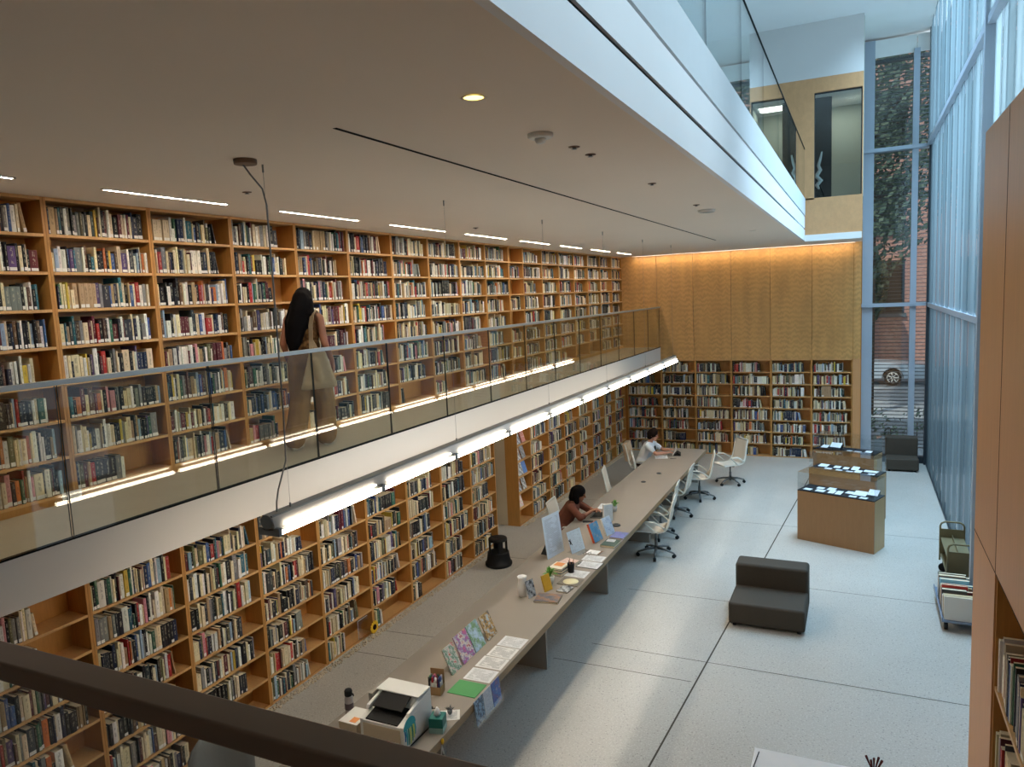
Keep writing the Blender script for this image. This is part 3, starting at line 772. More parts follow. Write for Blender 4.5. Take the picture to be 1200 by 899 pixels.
# ------------------------------------------------------------------ the long table
t = thing('reading_table', 'very long grey laminate reading table with a wood edge', 'table', (0, 0, 0))
TX0, TX1, TY0, TY1 = -3.97, -2.985, 3.4, 16.0
b = MB(); b.box(TX0, TX1, TY0, TY1, TZ - .006, TZ); obj('tabletop', b, M['table'], t)
b = MB(); b.box(TX0, TX1, TY0, TY1, TZ - .075, TZ - .006); obj('edge_board', b, M['table_edge'], t)
for y in (5.0, 7.27, 9.52, 11.8, 14.05, 15.94):
    b = MB(); b.box(TX0 + .16, TX1 - .18, y - .02, y + .02, 0, TZ - .075); obj('leg', b, M['table_leg'], t, bevel=.002)
for i, (x, y, lab) in enumerate(((-3.443, 13.62, 'small dark power grommet set in the table top, farther of the two'), (-3.555, 12.92, 'small dark power grommet set in the table top, nearer of the two'), (-3.273, 10.31, 'dark oval power hub lying on the table near the white sign'))):
    t2 = thing('power_hub' if i == 2 else 'power_grommet', lab, 'power outlet', (x, y, TZ), .3)
    s = 1.5 if i == 2 else 1
    b = MB(); b.lathe([(.045 * s, 0), (.045 * s, .006 * s), (.036 * s, .014 * s), (.01, .016 * s)], 20); obj('cap', b, M['dark_frame'], t2)
    b = MB(); b.box(-.02 * s, .02 * s, -.008, .008, .0155 * s, .0185 * s); obj('flap', b, M['rubber'], t2)

# ------------------------------------------------------------------ task chairs (facing +x)
def make_chair(label):
    t = thing('office_chair', label, 'chair', (0, 0, 0), 0, 'white task chairs at the reading table')
    prof = [(.25, .435), (.235, .455), (.12, .452), (0, .445), (-.12, .447), (-.19, .465), (-.235, .51), (-.262, .58), (-.285, .68), (-.305, .80), (-.335, .93), (-.35, .965)]
    def sheet(pr, hw0, hw1, crown, th):
        b = MB(); n = 7; L = len(pr)
        for side in (0, 1):
            for i, (x, z) in enumerate(pr):
                hw = hw0 + (hw1 - hw0) * i / (L - 1)
                p0 = Vector(pr[max(i - 1, 0)]); p1 = Vector(pr[min(i + 1, L - 1)]); d = (p1 - p0).normalized(); nx, nz = -d.y, d.x
                for k in range(n):
                    u = -1 + 2 * k / (n - 1); bow = crown * (1 - u * u) - side * th
                    b.v.append((x + nx * bow, u * hw, z + nz * bow))
        for side in (0, 1):
            o_ = side * L * n
            for i in range(L - 1):
                for k in range(n - 1):
                    q = (o_ + i * n + k, o_ + i * n + k + 1, o_ + (i + 1) * n + k + 1, o_ + (i + 1) * n + k)
                    b.face(q if side else q[::-1], 0, smooth=True)
        m_ = L * n
        for i in range(L - 1):
            for k in (0, n - 1):
                q = (i * n + k, (i + 1) * n + k, m_ + (i + 1) * n + k, m_ + i * n + k); b.face(q if k else q[::-1], 0)
        for i in (0, L - 1):
            for k in range(n - 1):
                q = (i * n + k, i * n + k + 1, m_ + i * n + k + 1, m_ + i * n + k); b.face(q, 0)
        return b
    obj('seat', sheet(prof[:6], .235, .225, -.012, .012), M['chairmesh'], t)
    obj('backrest', sheet(prof[5:], .225, .205, .012, .008), M['chairmesh'], t)
    for s in (-1, 1):
        b = MB(); pts = [(x, s * (.238 - .03 * i / 11), z) for i, (x, z) in enumerate(prof)]
        b.tube(pts, [.012] * 5 + [.016, .02, .02, .018, .014, .012, .010], 8); obj('side_frame', b, M['chairw'], t)
        b = MB(); b.tube([(-.225, s * .235, .50), (-.12, s * .262, .58), (-.05, s * .27, .62), (.08, s * .272, .625), (.13, s * .268, .615), (.05, s * .262, .56), (-.06, s * .236, .455)], [.012, .012, .014, .015, .012, .011, .010], 8); obj('armrest', b, M['chairw'], t)
    b = MB(); b.tube([(-.35, -.205, .965), (-.345, 0, .972), (-.35, .205, .965)], .012, 8); obj('top_frame', b, M['chairw'], t)
    b = MB(); b.tube([(.02, -.22, .43), (0, 0, .405), (.02, .22, .43)], .018, 8); b.tube([(-.16, -.22, .45), (-.13, 0, .41), (-.16, .22, .45)], .016, 8); b.box(-.15, .04, -.03, .03, .385, .415); obj('seat_support', b, M['chrome'], t)
    b = MB(); b.tube([(-.04, 0, .12), (-.04, 0, .26)], .026, 12); b.tube([(-.04, 0, .26), (-.04, 0, .40)], .016, 12); obj('gas_lift', b, M['chrome'], t)
    for k in range(5):
        a = 2 * PI * k / 5 + .35; dx, dy = math.cos(a), math.sin(a)
        b = MB(); b.tube([(-.04 + .02 * dx, .02 * dy, .125), (-.04 + .15 * dx, .15 * dy, .115), (-.04 + .30 * dx, .30 * dy, .075)], [.026, .02, .013], 8); l = obj('base_leg', b, M['chrome'], t)
        b = MB(); cx, cy = -.04 + .30 * dx, .30 * dy
        b.tube([(cx - .022 * dy, cy + .022 * dx, .03), (cx + .022 * dy, cy - .022 * dx, .03)], .03, 12); b.tube([(cx, cy, .03), (cx, cy, .075)], .009, 8); obj('caster', b, M['rubber'], l)
    return t
chs = [(-2.95, 11.24, PI + .12, 'nearest white task chair at the right side of the long table'),
       (-3.10, 12.16, PI + .08, 'white task chair at the right table side, just behind the nearest one'),
       (-3.12, 13.46, PI + .02, 'white task chair at the right table side, third from the near end'),
       (-2.93, 14.70, PI + .2, 'white task chair at the right table side, fourth from near, pulled slightly out'),
       (-2.52, 16.02, PI + .75, 'white task chair standing clear of the far end of the table'),
       (-4.10, 10.62, .05, 'white task chair in which the person in brown sits'),
       (-3.97, 12.95, .2, 'empty white task chair on the shelf side of the table, in the middle'),
       (-3.84, 14.42, .3, 'empty white task chair on the shelf side, next to the person in white'),
       (-4.20, 15.28, .1, 'white task chair in which the person in white sits')]
c0 = None
for x, y, a, lab in chs:
    if c0 is None:
        c0 = make_chair(lab); c0.location = (x, y, 0); c0.rotation_euler = (0, 0, a)
    else: dup(c0, (x, y, 0), a, lab)

# ------------------------------------------------------------------ lounge seats
def lounge(x0, x1, y0, yb, y1, zs, zb, lab):
    cx = (x0 + x1) / 2; w = (x1 - x0) / 2
    t = thing('lounge_seat', lab, 'sofa', (cx, y0, 0))
    b = MB(); b.box(-w, w, 0, y1 - y0 - .02, .03, zs); obj('seat', b, M['sofa'], t, bevel=.035, seg=4)
    b = MB(); b.box(-w, w, yb - y0, y1 - y0, .06, zb); obj('backrest', b, M['sofa'], t, bevel=.04, seg=4)
    for sx in (-1, 1):
        for yy in (.06, y1 - y0 - .08):
            b = MB(); b.lathe([(.025, 0), (.025, .035)], 12, c=(sx * (w - .07), yy, 0)); obj('foot', b, M['rubber'], t)
lounge(-1.45, -.555, 9.06, 9.67, 10.0, .305, .60, 'dark grey armless lounge seat standing alone on the floor')
lounge(.57, 1.22, 18.0, 18.42, 18.72, .29, .70, 'dark charcoal lounge seat in front of the tall far window')

# ------------------------------------------------------------------ display cases
ang = math.atan2(-.424, 1.144)
def case(fx, fy, w, d, h, ac, lab, cards, which):
    t = thing('display_case', lab, 'display case', (fx, fy, 0), ang)
    b = MB(); b.box(0, w, 0, .02, 0, h - .012); b.box(0, w, d - .02, d, 0, h - .012); obj('plinth', b, M['case'], t)
    b = MB(); b.box(0, .02, .02, d - .02, 0, h - .012); b.box(w - .02, w, .02, d - .02, 0, h - .012); obj('side_panel', b, M['case_side_lit'], t)
    b = MB(); b.box(0, w, 0, d, h - .012, h); obj('mat_board', b, M['blackmat'], t)
    b = MB(); e = .006
    for (x0, x1, y0, y1) in ((0, w, 0, e), (0, w, d - e, d), (0, e, e, d - e), (w - e, w, e, d - e)): b.box(x0, x1, y0, y1, h, h + ac)
    b.box(0, w, 0, d, h + ac, h + ac + e); obj('acrylic_cover', b, M['acrylic'], t)
    Tm = Matrix.Translation((fx, fy, 0)) @ Matrix.Rotation(ang, 4, 'Z')
    for i, (x, y, cw, cd, tilt, nm) in enumerate(cards):
        p = Tm @ Vector((x * w, y * d, h + .001))
        o = thing('exhibit_card', f'{nm} in the {which} display case, {ORD[i + 1]} from its left end', 'card', p, ang + (i % 3 - 1) * .04, f'cards shown in the {which} display case')
        b = MB()
        z1 = math.sin(tilt) * cd; y1 = math.cos(tilt) * cd
        b.hexa([(0, 0, 0), (cw, 0, 0), (cw, y1, 0 if tilt else 0), (0, y1, 0), (0, 0, .004), (cw, 0, .004), (cw, y1, .004 + z1), (0, y1, .004 + z1)])
        obj('backing', b, M['blackmat'], o)
        b = MB(); b.quad((.003, .003, .0048), (cw - .003, .003, .0048), (cw - .003, y1 - .003, .0048 + z1), (.003, y1 - .003, .0048 + z1)); obj('sheet', b, M['card'], o)
c1 = [(.05, .12, .13, .12, 0, 'small white card'), (.17, .5, .12, .12, 0, 'pale card'), (.21, .12, .15, .14, 0, 'white card'), (.31, .52, .13, .13, .1, 'warm-toned card'), (.38, .14, .1, .16, .1, 'narrow white card'), (.475, .12, .1, .17, .1, 'tall white card'), (.56, .45, .16, .15, 0, 'cream sheet'), (.67, .4, .2, .17, .2, 'large white sheet'), (.66, .06, .12, .1, 0, 'small low card'), (.79, .08, .12, .1, 0, 'small white label'), (.84, .42, .16, .18, .5, 'propped white page')]
c2 = [(.06, .45, .17, .16, .12, 'large white card'), (.2, .12, .13, .12, 0, 'white card'), (.29, .5, .12, .13, .1, 'pale card'), (.37, .12, .12, .1, 0, 'small white card'), (.43, .48, .1, .13, .1, 'narrow white card'), (.53, .1, .12, .1, 0, 'small low card'), (.55, .5, .13, .14, .3, 'pale blue card'), (.64, .2, .12, .14, .1, 'white sheet'), (.73, .48, .24, .16, 0, 'long white sheet'), (.84, .12, .12, .1, 0, 'small white label')]
c3 = [(.06, .4, .14, .15, .2, 'pale open card'), (.22, .3, .22, .2, .55, 'large propped white page'), (.52, .2, .11, .1, 0, 'small flat card'), (.64, .2, .14, .1, 0, 'white flat card'), (.8, .35, .13, .13, .1, 'pinkish card')]
case(-.897, 12.714, 1.215, .45, .843, .30, 'plywood display case with clear cover, nearest of the three', c1, 'nearest')
case(-.81, 14.30, 1.19, .45, .85, .30, 'plywood display case with clear cover, middle of the three', c2, 'middle')
case(-.83, 16.05, 1.19, .45, .85, .30, 'plywood display case with clear cover, in front of the far window wall', c3, 'rear')

# ------------------------------------------------------------------ book carts
t = thing('book_cart', 'khaki steel book truck with looped handles beside the glass wall', 'cart', (1.09, 10.88, 0))
L, Wd = 1.02, .30
for y in (0, L):
    b = MB(); b.tube([(0, y, .15), (0, y, .66), (.015, y, .70), (.06, y, .725), (Wd - .06, y, .725), (Wd - .015, y, .70), (Wd, y, .66), (Wd, y, .15)], .013, 10); obj('handle', b, M['khaki'], t)
    b = MB(); b.box(.005, Wd - .005, y - .008, y + .008, .2, .62); obj('end_panel', b, M['khaki'], t)
for z in (.24, .48):
    b = MB(); b.box(.005, Wd - .005, .01, L - .01, z, z + .018); b.box(.145, .155, .01, L - .01, z, z + .06); obj('shelf', b, M['khaki'], t)
for x in (.04, Wd - .04):
    for y in (.05, L - .05):
        b = MB(); b.tube([(x, y - .014, .06), (x, y + .014, .06)], .06, 14); b.tube([(x, y, .06), (x, y, .2)], .012, 8); obj('caster', b, M['rubber'], t)
t = thing('book_dolly', 'low grey-blue book dolly loaded with a row of books, before the khaki cart', 'cart', (.93, 9.75, 0))
b = MB(); b.box(0, .42, 0, 1.1, .11, .135); b.box(0, .012, 0, 1.1, .135, .17); obj('deck', b, M['bluesteel'], t, bevel=.004)
for x in (.05, .37):
    for y in (.07, 1.03):
        b = MB(); b.tube([(x - .02, y, .05), (x + .02, y, .05)], .05, 14); b.tube([(x, y, .05), (x, y, .115)], .012, 8); obj('caster', b, M['rubber'], t)
r2 = random.Random(21)
dcol = [('white', (226, 222, 214)), ('cream', (222, 208, 176)), ('tan', (176, 150, 118)), ('white', (228, 226, 220)), ('brown', (112, 84, 66)), ('charcoal', (70, 66, 66)), ('maroon', (120, 52, 50)), ('red', (196, 66, 54)), ('cream', (214, 204, 184)), ('tan', (180, 146, 110)), ('blue', (66, 128, 170)), ('pale blue', (140, 186, 206)), ('grey', (150, 148, 146)), ('brown', (122, 96, 84)), ('white', (226, 224, 220)), ('black', (34, 32, 34)), ('black', (26, 26, 28))]
y = 9.78
for i, (nm, c) in enumerate(dcol):
    th = r2.uniform(.035, .07); h = r2.uniform(.24, .31); d = r2.uniform(.26, .36)
    if y + th > 10.83: break
    col = tuple(lin(q / 255) for q in c) + (1,)
    b = MB(); b.box(0, .003, 0, th, 0, h, col=col); b.box(.003, d, 0, .003, 0, h, col=col); b.box(.003, d, th - .003, th, 0, h, col=col)
    for k in range(len(b.uv)): b.uv[k] = [(0, 0)] * 4
    b.uv[5] = [(0, 0), (1, 0), (1, 1), (0, 1)]
    o = obj('book', b, M['book'], None, (.945 + r2.uniform(0, .02), y, .136)); tag(o, f'{nm} book standing on the low dolly, {ORD[i + 1]} back from the near end', 'book', 'books on the dolly')
    b = MB(); b.box(.003, d - .003, .003, th - .003, .002, h - .006); obj('page_block', b, M['page'], o)
    y += th + .002

# step stool
t = thing('step_stool', 'round black plastic step stool on the floor by the passage', 'stool', (-5.15, 10.06, 0), .2)
b = MB(); b.lathe([(.205, .0), (.215, .02), (.215, .05), (.195, .06), (.17, .20), (.172, .215), (.15, .225), (.14, .225)], 32); obj('lower_step', b, M['rubber'], t)
b = MB(); b.lathe([(.145, .40), (.15, .41), (.15, .43), (.14, .445), (.01, .446)], 32); obj('top_step', b, M['rubber'], t)
for k in range(4):
    a0 = k * PI / 2 + .25; b = MB(); poly_o = [(.148 * math.cos(a0 + q * .08), .148 * math.sin(a0 + q * .08)) for q in range(8)]; poly_i = [(.132 * math.cos(a0 + q * .08), .132 * math.sin(a0 + q * .08)) for q in range(7, -1, -1)]
    b.prism(poly_o + poly_i, .22, .41); obj('post', b, M['rubber'], t)

# sunflower stuck to the lower shelf, with a clear stand
t = thing('sunflower', 'yellow artificial sunflower with dark centre fixed on the bottom shelf edge', 'flower', (SX + .05, 7.32, .10), 0)
M['petal'] = plain('yellow_petal', S(232, 184, 40), .6, .3); M['seed'] = plain('flower_centre', S(44, 28, 22), .9, .1)
for k in range(14):
    a = 2 * PI * k / 14; b = MB(); b.ell((.0, .058 * math.cos(a), .058 * math.sin(a)), (.006, .03, .016), 10, 6, rot=(a, 0, 0)); obj('petal', b, M['petal'], t)
b = MB(); b.ell((.006, 0, 0), (.014, .036, .036), 16, 8); obj('flower_centre', b, M['seed'], t)
t = thing('sign_holder', 'clear acrylic sign holder on the bottom shelf behind the sunflower', 'sign holder', (SX - .02, 7.08, .025), PI / 2)
b = MB(); b.box(0, .2, 0, .004, 0, .24); b.box(0, .2, -.07, .0, 0, .004); obj('acrylic_sheet', b, M['acrylic'], t)
b = MB(); b.box(0, .003, -.001, .005, 0, .24); b.box(0, .2, -.001, .005, .237, .24); obj('edge', b, M['white'], t)
t = thing('shelf_notice', 'small white paper notice on the base of the first balcony bookcase', 'notice', (SX + .008, 3.58, BZ + .012), PI / 2)
b = MB(); b.box(-.02, .14, 0, .003, 0, .075); obj('backing', b, M['white'], t); b = MB(); b.quad((-.018, -.001, .002), (.138, -.001, .002), (.138, -.001, .073), (-.018, -.001, .073)); obj('sheet', b, M['print2'], t)

# ------------------------------------------------------------------ on the table: near group
def sheet(label, x, y, w, d, m, rz=0, z=TZ, name='paper_sheet', cat='paper', group=None, th=.0012):
    t = thing(name, label, cat, (x, y, z + .0004), rz, group)
    b = MB(); b.box(0, w, 0, d, 0, th); o = obj('leaf', b, M['white'], t)
    b = MB(); b.quad((0, 0, th + .0003), (w, 0, th + .0003), (w, d, th + .0003), (0, d, th + .0003)); obj('print', b, M[m], t)
    return t
gp = 'printed sheets at the table edge'
sheet('printed white sheet at the table edge, farthest of four', -3.275, 6.258, .262, .212, 'print', 0, group=gp)
sheet('densely printed sheet at the table edge, second farthest of four', -3.275, 6.028, .262, .212, 'print2', .01, group=gp)
sheet('densely printed sheet at the table edge, third farthest of four', -3.28, 5.80, .268, .215, 'print2', .02, group=gp)
sheet('faintly printed sheet touching the green folder', -3.275, 5.555, .27, .218, 'print', .03, group=gp)
M['green'] = plain('green_card_folder', S(84, 158, 96), .6, .3)
t = thing('folder', 'flat green card folder on the table by the printed sheets', 'folder', (-3.29, 5.29, TZ)); b = MB()
b.box(0, .28, 0, .235, .0003, .0025); obj('back_cover', b, M['green'], t, bevel=.001); b = MB(); b.hexa([(0, .002, .003), (.28, .002, .003), (.28, .233, .003), (0, .233, .003), (0, .002, .005), (.28, .002, .007), (.28, .233, .007), (0, .233, .005)]); obj('front_cover', b, M['green'], t)
cover_mat('pb1', [S(222, 222, 214), S(200, 206, 196), S(90, 140, 110), S(226, 224, 216), S(216, 70, 66), S(70, 70, 74)], 5)
cover_mat('pb2', [S(226, 200, 110), S(214, 96, 150), S(150, 120, 176), S(232, 228, 214), S(190, 70, 90), S(60, 180, 190)], 4)
cover_mat('pb3', [S(206, 224, 236), S(190, 214, 232), S(120, 160, 100), S(214, 228, 236)], 3)
cover_mat('pb4', [S(222, 216, 206), S(196, 214, 224), S(206, 160, 84), S(84, 84, 84), S(224, 220, 208)], 5)
for i, (y, w, h, m, lab) in enumerate(((5.565, .18, .25, 'pb1', 'picture book propped upright, white cover with small red and green motifs'), (5.785, .235, .27, 'pb2', 'picture book propped upright, pink and yellow collage cover'), (6.035, .21, .27, 'pb3', 'picture book propped upright, pale blue cover with green top'), (6.30, .2, .25, 'pb4', 'picture book propped upright, white cover with brown animals, farthest of four'))):
    facing('picture_book', lab, 'book', (-3.385, y, TZ + .004), PI / 2, w, h, .012, .42, m, group='picture books propped on the table')
    t = thing('book_stand', f'clear stand holding the {ORD[i + 1]} propped picture book from the printer', 'stand', (-3.40, y + .04, TZ), PI / 2, 'clear book stands on the table')
    b = MB(); b.hexa([(0, .015, 0), (.1, .015, 0), (.1, .13, 0), (0, .13, 0), (0, .015, .004), (.1, .015, .004), (.1, .13, .004), (0, .13, .004)]); b.hexa([(0, .032, .004), (.1, .032, .004), (.1, .036, .004), (0, .036, .004), (0, .11, .17), (.1, .11, .17), (.1, .114, .17), (0, .114, .17)]); obj('easel', b, M['acrylic'], t)

# printer
t = thing('printer', 'white multifunction printer with black paper trays and a teal jellyfish sticker', 'printer', (-3.575, 4.42, TZ))
PW, PD, PH = .41, .42, .31
b = MB(); b.prism([(0, .0), (PD, 0), (PD, PH), (.26, PH), (.20, .225), (.0, .185)], 0.03, PW - .03, 'x'); obj('body', b, M['white'], t, bevel=.006)
for x0, x1 in ((0, .03), (PW - .03, PW)):
    b = MB(); b.prism([(0, 0), (PD, 0), (PD, PH), (.10, PH - .055), (.085, PH - .085), (.2, PH - .09), (.0, .19)], x0, x1, 'x'); obj('side_arm', b, M['white'], t, bevel=.004)
b = MB(); b.box(.0, PW, .235, PD, PH, PH + .012); obj('lid', b, M['white'], t, bevel=.005)
b = MB(); b.hexa([(.06, .10, .25), (PW - .075, .10, .25), (PW - .075, .25, .300), (.06, .25, .300), (.06, .10, .258), (PW - .075, .10, .258), (PW - .075, .25, .316), (.06, .25, .316)]); obj('document_tray', b, M['rubber'], t)
b = MB(); b.hexa([(.05, .01, .188), (PW - .06, .01, .188), (PW - .06, .2, .215), (.05, .2, .215), (.05, .01, .197), (PW - .06, .01, .197), (PW - .06, .2, .232), (.05, .2, .232)]); obj('output_tray', b, M['rubber'], t)
b = MB(); b.box(.03, PW - .03, -.004, .002, .015, .165); obj('front_panel', b, M['beige'], t, bevel=.002)
b = MB(); b.box(-.04, -.005, .18, .40, .16, .30); obj('hinge_cover', b, M['table_leg'], t, bevel=.004)
M['teal'] = plain('teal_print', S(58, 166, 176), .5, .4, var=.2, vs=25); M['lime'] = plain('lime_print', S(206, 214, 110), .5, .4); M['emer'] = plain('emerald_print', S(40, 138, 110), .5, .4); M['cobalt'] = plain('cobalt_print', S(30, 110, 160), .5, .4)
jelly = thing('jellyfish_sticker', 'teal jellyfish sticker with trailing yellow and green arms on the printer side', 'sticker', (-3.575 + PW + .0005, 4.42 + .09, TZ))
b = MB(); b.prism([(.085 * math.cos(a), .16 + .075 * math.sin(a)) for a in [PI * q / 14 for q in range(15)]] + [(-.07, .148), (-.035, .155), (0, .146), (.035, .155), (.07, .148)], 0, .0012, 'x'); obj('bell', b, M['teal'], jelly)
for i, (y, m, l) in enumerate(((-.068, 'cobalt', .09), (-.045, 'teal', .13), (-.02, 'emer', .14), (.005, 'lime', .145), (.03, 'emer', .135), (.052, 'lime', .12), (.07, 'teal', .1))):
    b = MB(); b.prism([(y - .009, .152), (y + .009, .152), (y + .016, .155 - l * .5), (y + .01, .155 - l), (y - .004, .155 - l), (y - .004, .155 - l * .5)], 0, .001, 'x'); obj('tentacle', b, M[m], jelly)
t = thing('printer_cable', 'black power cord looping from the printer across the table', 'cable', (0, 0, 0))
b = MB(); b.tube([(-3.17, 4.845, .86), (-3.15, 4.90, .84), (-3.145, 4.93, .79), (-3.14, 4.92, .748), (-3.148, 4.80, .746), (-3.152, 4.62, .746), (-3.155, 4.50, .746)], .004, 8); obj('cord', b, M['rubber'], t)
b = MB(); b.tube([(-3.18, 4.843, .86), (-3.175, 4.865, .86)], .011, 8); obj('plug', b, M['rubber'], t)
t = sheet('printed paper lying behind the printer beneath the cord', -3.16, 4.86, .21, .15, 'print2', .5)
t = thing('card_box', 'low white card box left of the printer with an orange slip on top', 'box', (-3.80, 4.43, TZ))
b = MB(); b.box(0, .18, 0, .22, 0, .11); obj('carton', b, M['beige'], t, bevel=.002); b = MB(); b.box(-.002, .182, -.002, .222, .11, .114); obj('lid', b, M['white'], t)
M['orange'] = plain('orange_paper', S(226, 150, 92), .7, .3)
b = MB(); b.box(.09, .15, .02, .09, .1142, .1155); obj('slip', b, M['orange'], t)
t = thing('water_bottle', 'steel water bottle with a black lid at the left edge of the table', 'bottle', (-3.87, 4.66, TZ))
M['steelb'] = plain('bottle_steel', S(196, 192, 192), .35, .5, .4, .25, 26)
b = MB(); b.lathe([(.034, 0), (.037, .006), (.037, .165), (.034, .185), (.027, .195)], 24); obj('flask', b, M['steelb'], t)
b = MB(); b.lathe([(.029, .195), (.033, .198), (.034, .235), (.028, .248), (.01, .252)], 24); b.tube([(.03, 0, .22), (.05, 0, .215), (.052, 0, .2)], .006, 8); obj('lid', b, M['rubber'], t)
M['greyband'] = plain('bottle_sticker', S(110, 96, 100), .5, .4, var=.5, vs=60)
b = MB(); b.lathe([(.0374, .08), (.0374, .135)], 24, caps=False); obj('sticker', b, M['greyband'], t)
t = thing('tissue_box', 'teal cube tissue box with a white tissue at the table edge', 'tissue box', (-3.07, 4.77, TZ), .25)
M['dteal'] = plain('tissue_box_print', S(26, 112, 104), .5, .4, var=.2, vs=12); M['pteal'] = plain('tissue_box_pale', S(140, 180, 176), .5, .4, var=.2, vs=12)
b = MB(); b.box(-.058, .058, -.058, .058, .045, .125); obj('carton', b, M['dteal'], t, bevel=.002); b = MB(); b.box(-.0582, .0582, -.0582, .0582, 0, .045); obj('lower_band', b, M['pteal'], t)
M['tissue'] = plain('tissue_paper', S(240, 240, 240), .9, .1)
b = MB(); b.lathe([(.02, .124), (.03, .14), (.022, .17), (.008, .195)], 7); o = obj('tissue', b, M['tissue'], t)
t = thing('air_plant', 'small grey spiky ornament behind the tissue box', 'ornament', (-3.085, 4.99, TZ))
b = MB(); b.ell((0, 0, .035), (.022, .022, .03), 12, 8); obj('body', b, M['chrome'], t)
rs = random.Random(4)
for k in range(14):
    a = rs.uniform(0, 6.28); e = rs.uniform(0.2, 1.3); d = Vector((math.cos(a) * math.cos(e), math.sin(a) * math.cos(e), math.sin(e))); b = MB(); b.tube([Vector((0, 0, .04)) + d * .02, Vector((0, 0, .04)) + d * .05], [.005, .001], 6); obj('spike', b, M['chrome'], t)
t = thing('marker_caddy', 'small wooden caddy holding upright coloured markers', 'caddy', (-3.44, 5.2, TZ), .15)
M['caddy'] = wood('caddy_wood', S(158, 124, 84), .1)
b = MB(); b.box(0, .13, 0, .004, 0, .075); b.box(0, .13, .096, .1, 0, .075); b.box(0, .004, .004, .096, 0, .075); b.box(.126, .13, .004, .096, 0, .075); b.box(.004, .126, .004, .096, 0, .004); obj('tray', b, M['caddy'], t)
b = MB(); b.box(.0, .13, .1, .104, 0, .2); obj('back_board', b, M['caddy'], t)
mk = [('black', (30, 30, 34)), ('red', (176, 40, 50)), ('white', (226, 224, 224)), ('navy', (36, 44, 90)), ('green', (50, 120, 80)), ('purple', (96, 64, 120)), ('maroon', (120, 30, 46)), ('blue', (50, 90, 170)), ('grey', (120, 120, 124)), ('pink', (214, 120, 140)), ('dark green', (30, 80, 60)), ('silver', (190, 190, 196))]
for i, (nm, c) in enumerate(mk):
    x = .018 + (i % 4) * .031; yy = .02 + (i // 4) * .03
    o = thing('marker', f'{nm} marker standing in the wooden caddy on the table', 'marker', Vector((-3.44, 5.2, TZ + .005)) + Matrix.Rotation(.15, 3, 'Z') @ Vector((x, yy, 0)), 0, 'markers in the wooden caddy')
    mm = M.setdefault('mk_' + nm, plain('marker_' + nm.replace(' ', '_'), S(*c), .45))
    b = MB(); b.tube([(0, 0, 0), (0, 0, .105)], .009, 8); obj('barrel', b, M['white'] if i % 3 else mm, o)
    b = MB(); b.tube([(0, 0, .105), (0, 0, .15)], .0098, 8); obj('cap', b, mm, o)
t = thing('brochure_holder', 'clear brochure rack fixed to the front edge of the table', 'brochure rack', (TX1 + .004, 5.2, .55))
b = MB(); b.box(0, .004, 0, .5, -.02, .19); b.box(.004, .05, 0, .5, -.02, -.016); b.box(.046, .05, 0, .5, -.02, .05); b.box(.004, .05, 0, .004, -.02, .12); obj('rack', b, M['acrylic'], t)
cover_mat('br1', [S(70, 120, 170), S(150, 180, 204), S(70, 74, 90), S(140, 190, 214)], 6); cover_mat('br2', [S(206, 210, 216), S(186, 196, 206), S(216, 216, 220)], 4); cover_mat('br3', [S(210, 180, 150), S(70, 120, 190), S(120, 104, 150), S(214, 206, 170)], 3)
for i, (m, nm) in enumerate((('br1', 'blue photo'), ('br2', 'pale grey'), ('br3', 'blue and sand'))):
    facing('brochure', f'{nm} brochure in the clear rack on the table edge', 'brochure', (TX1 + .036, 5.21 + i * .163, .5375), PI / 2, .155, .215, .006, .12, m, 'white', 'brochures in the table rack')
t = thing('paper_ornament', 'tiny white and yellow paper ornament hanging at the near table edge', 'ornament', (TX1 + .012, 4.66, .66))
b = MB(); b.tube([(0, -.02, -.05), (0, 0, .03), (0, .02, -.05)], .006, 6); obj('loop', b, M['white'], t)
b = MB(); b.ell((0, .012, .06), (.012, .016, .025), 10, 6); obj('tassel', b, M['petal'], t)

# grey mesh office chair and things below the bronze rail, near end of the table
t = thing('mesh_chair', 'grey mesh-backed office chair below the bronze rail at the table end', 'chair', (-4.10, 3.58, 0), -.5)
M['greymesh'] = plain('grey_chair_mesh', S(150, 152, 148), .7, .3, var=.35, vs=220)
b = MB()
for i in range(9):
    for k in range(9):
        u = -1 + k / 4; v = i / 8; w = .23 * (1 - .25 * (2 * v - 1) ** 4) * (1 if v < .8 else 1 - (v - .8) * 1.2)
        b.v.append((-.25 - .05 * v + .05 * u * u, u * w, .55 + .5 * v))
for i in range(8):
    for k in range(8): b.face((i * 9 + k, i * 9 + k + 1, i * 9 + k + 10, i * 9 + k + 9), smooth=True)
o = obj('backrest', b, M['greymesh'], t); sd = o.modifiers.new('Solid', 'SOLIDIFY'); sd.thickness = .02
b = MB(); b.ell((0, 0, .47), (.25, .24, .045), 24, 8); obj('seat', b, M['rubber'], t)
b = MB(); b.tube([(-.24, 0, .62), (-.2, 0, .44), (0, 0, .42)], .02, 8); b.tube([(0, 0, .1), (0, 0, .44)], .024, 10); obj('column', b, M['chrome'], t)
for k in range(5):
    a = 2 * PI * k / 5; dx, dy = math.cos(a), math.sin(a); b = MB(); b.tube([(0, 0, .11), (.29 * dx, .29 * dy, .07)], [.024, .013], 8); l = obj('base_leg', b, M['chrome'], t)
    b = MB(); b.tube([(.29 * dx - .02 * dy, .29 * dy + .02 * dx, .03), (.29 * dx + .02 * dy, .29 * dy - .02 * dx, .03)], .03, 12); b.tube([(.29 * dx, .29 * dy, .03), (.29 * dx, .29 * dy, .07)], .009, 8); obj('caster', b, M['rubber'], l)
t = thing('backpack', 'black bag lying on the seat of the grey mesh chair', 'bag', (-4.21, 3.62, .53), -.5)
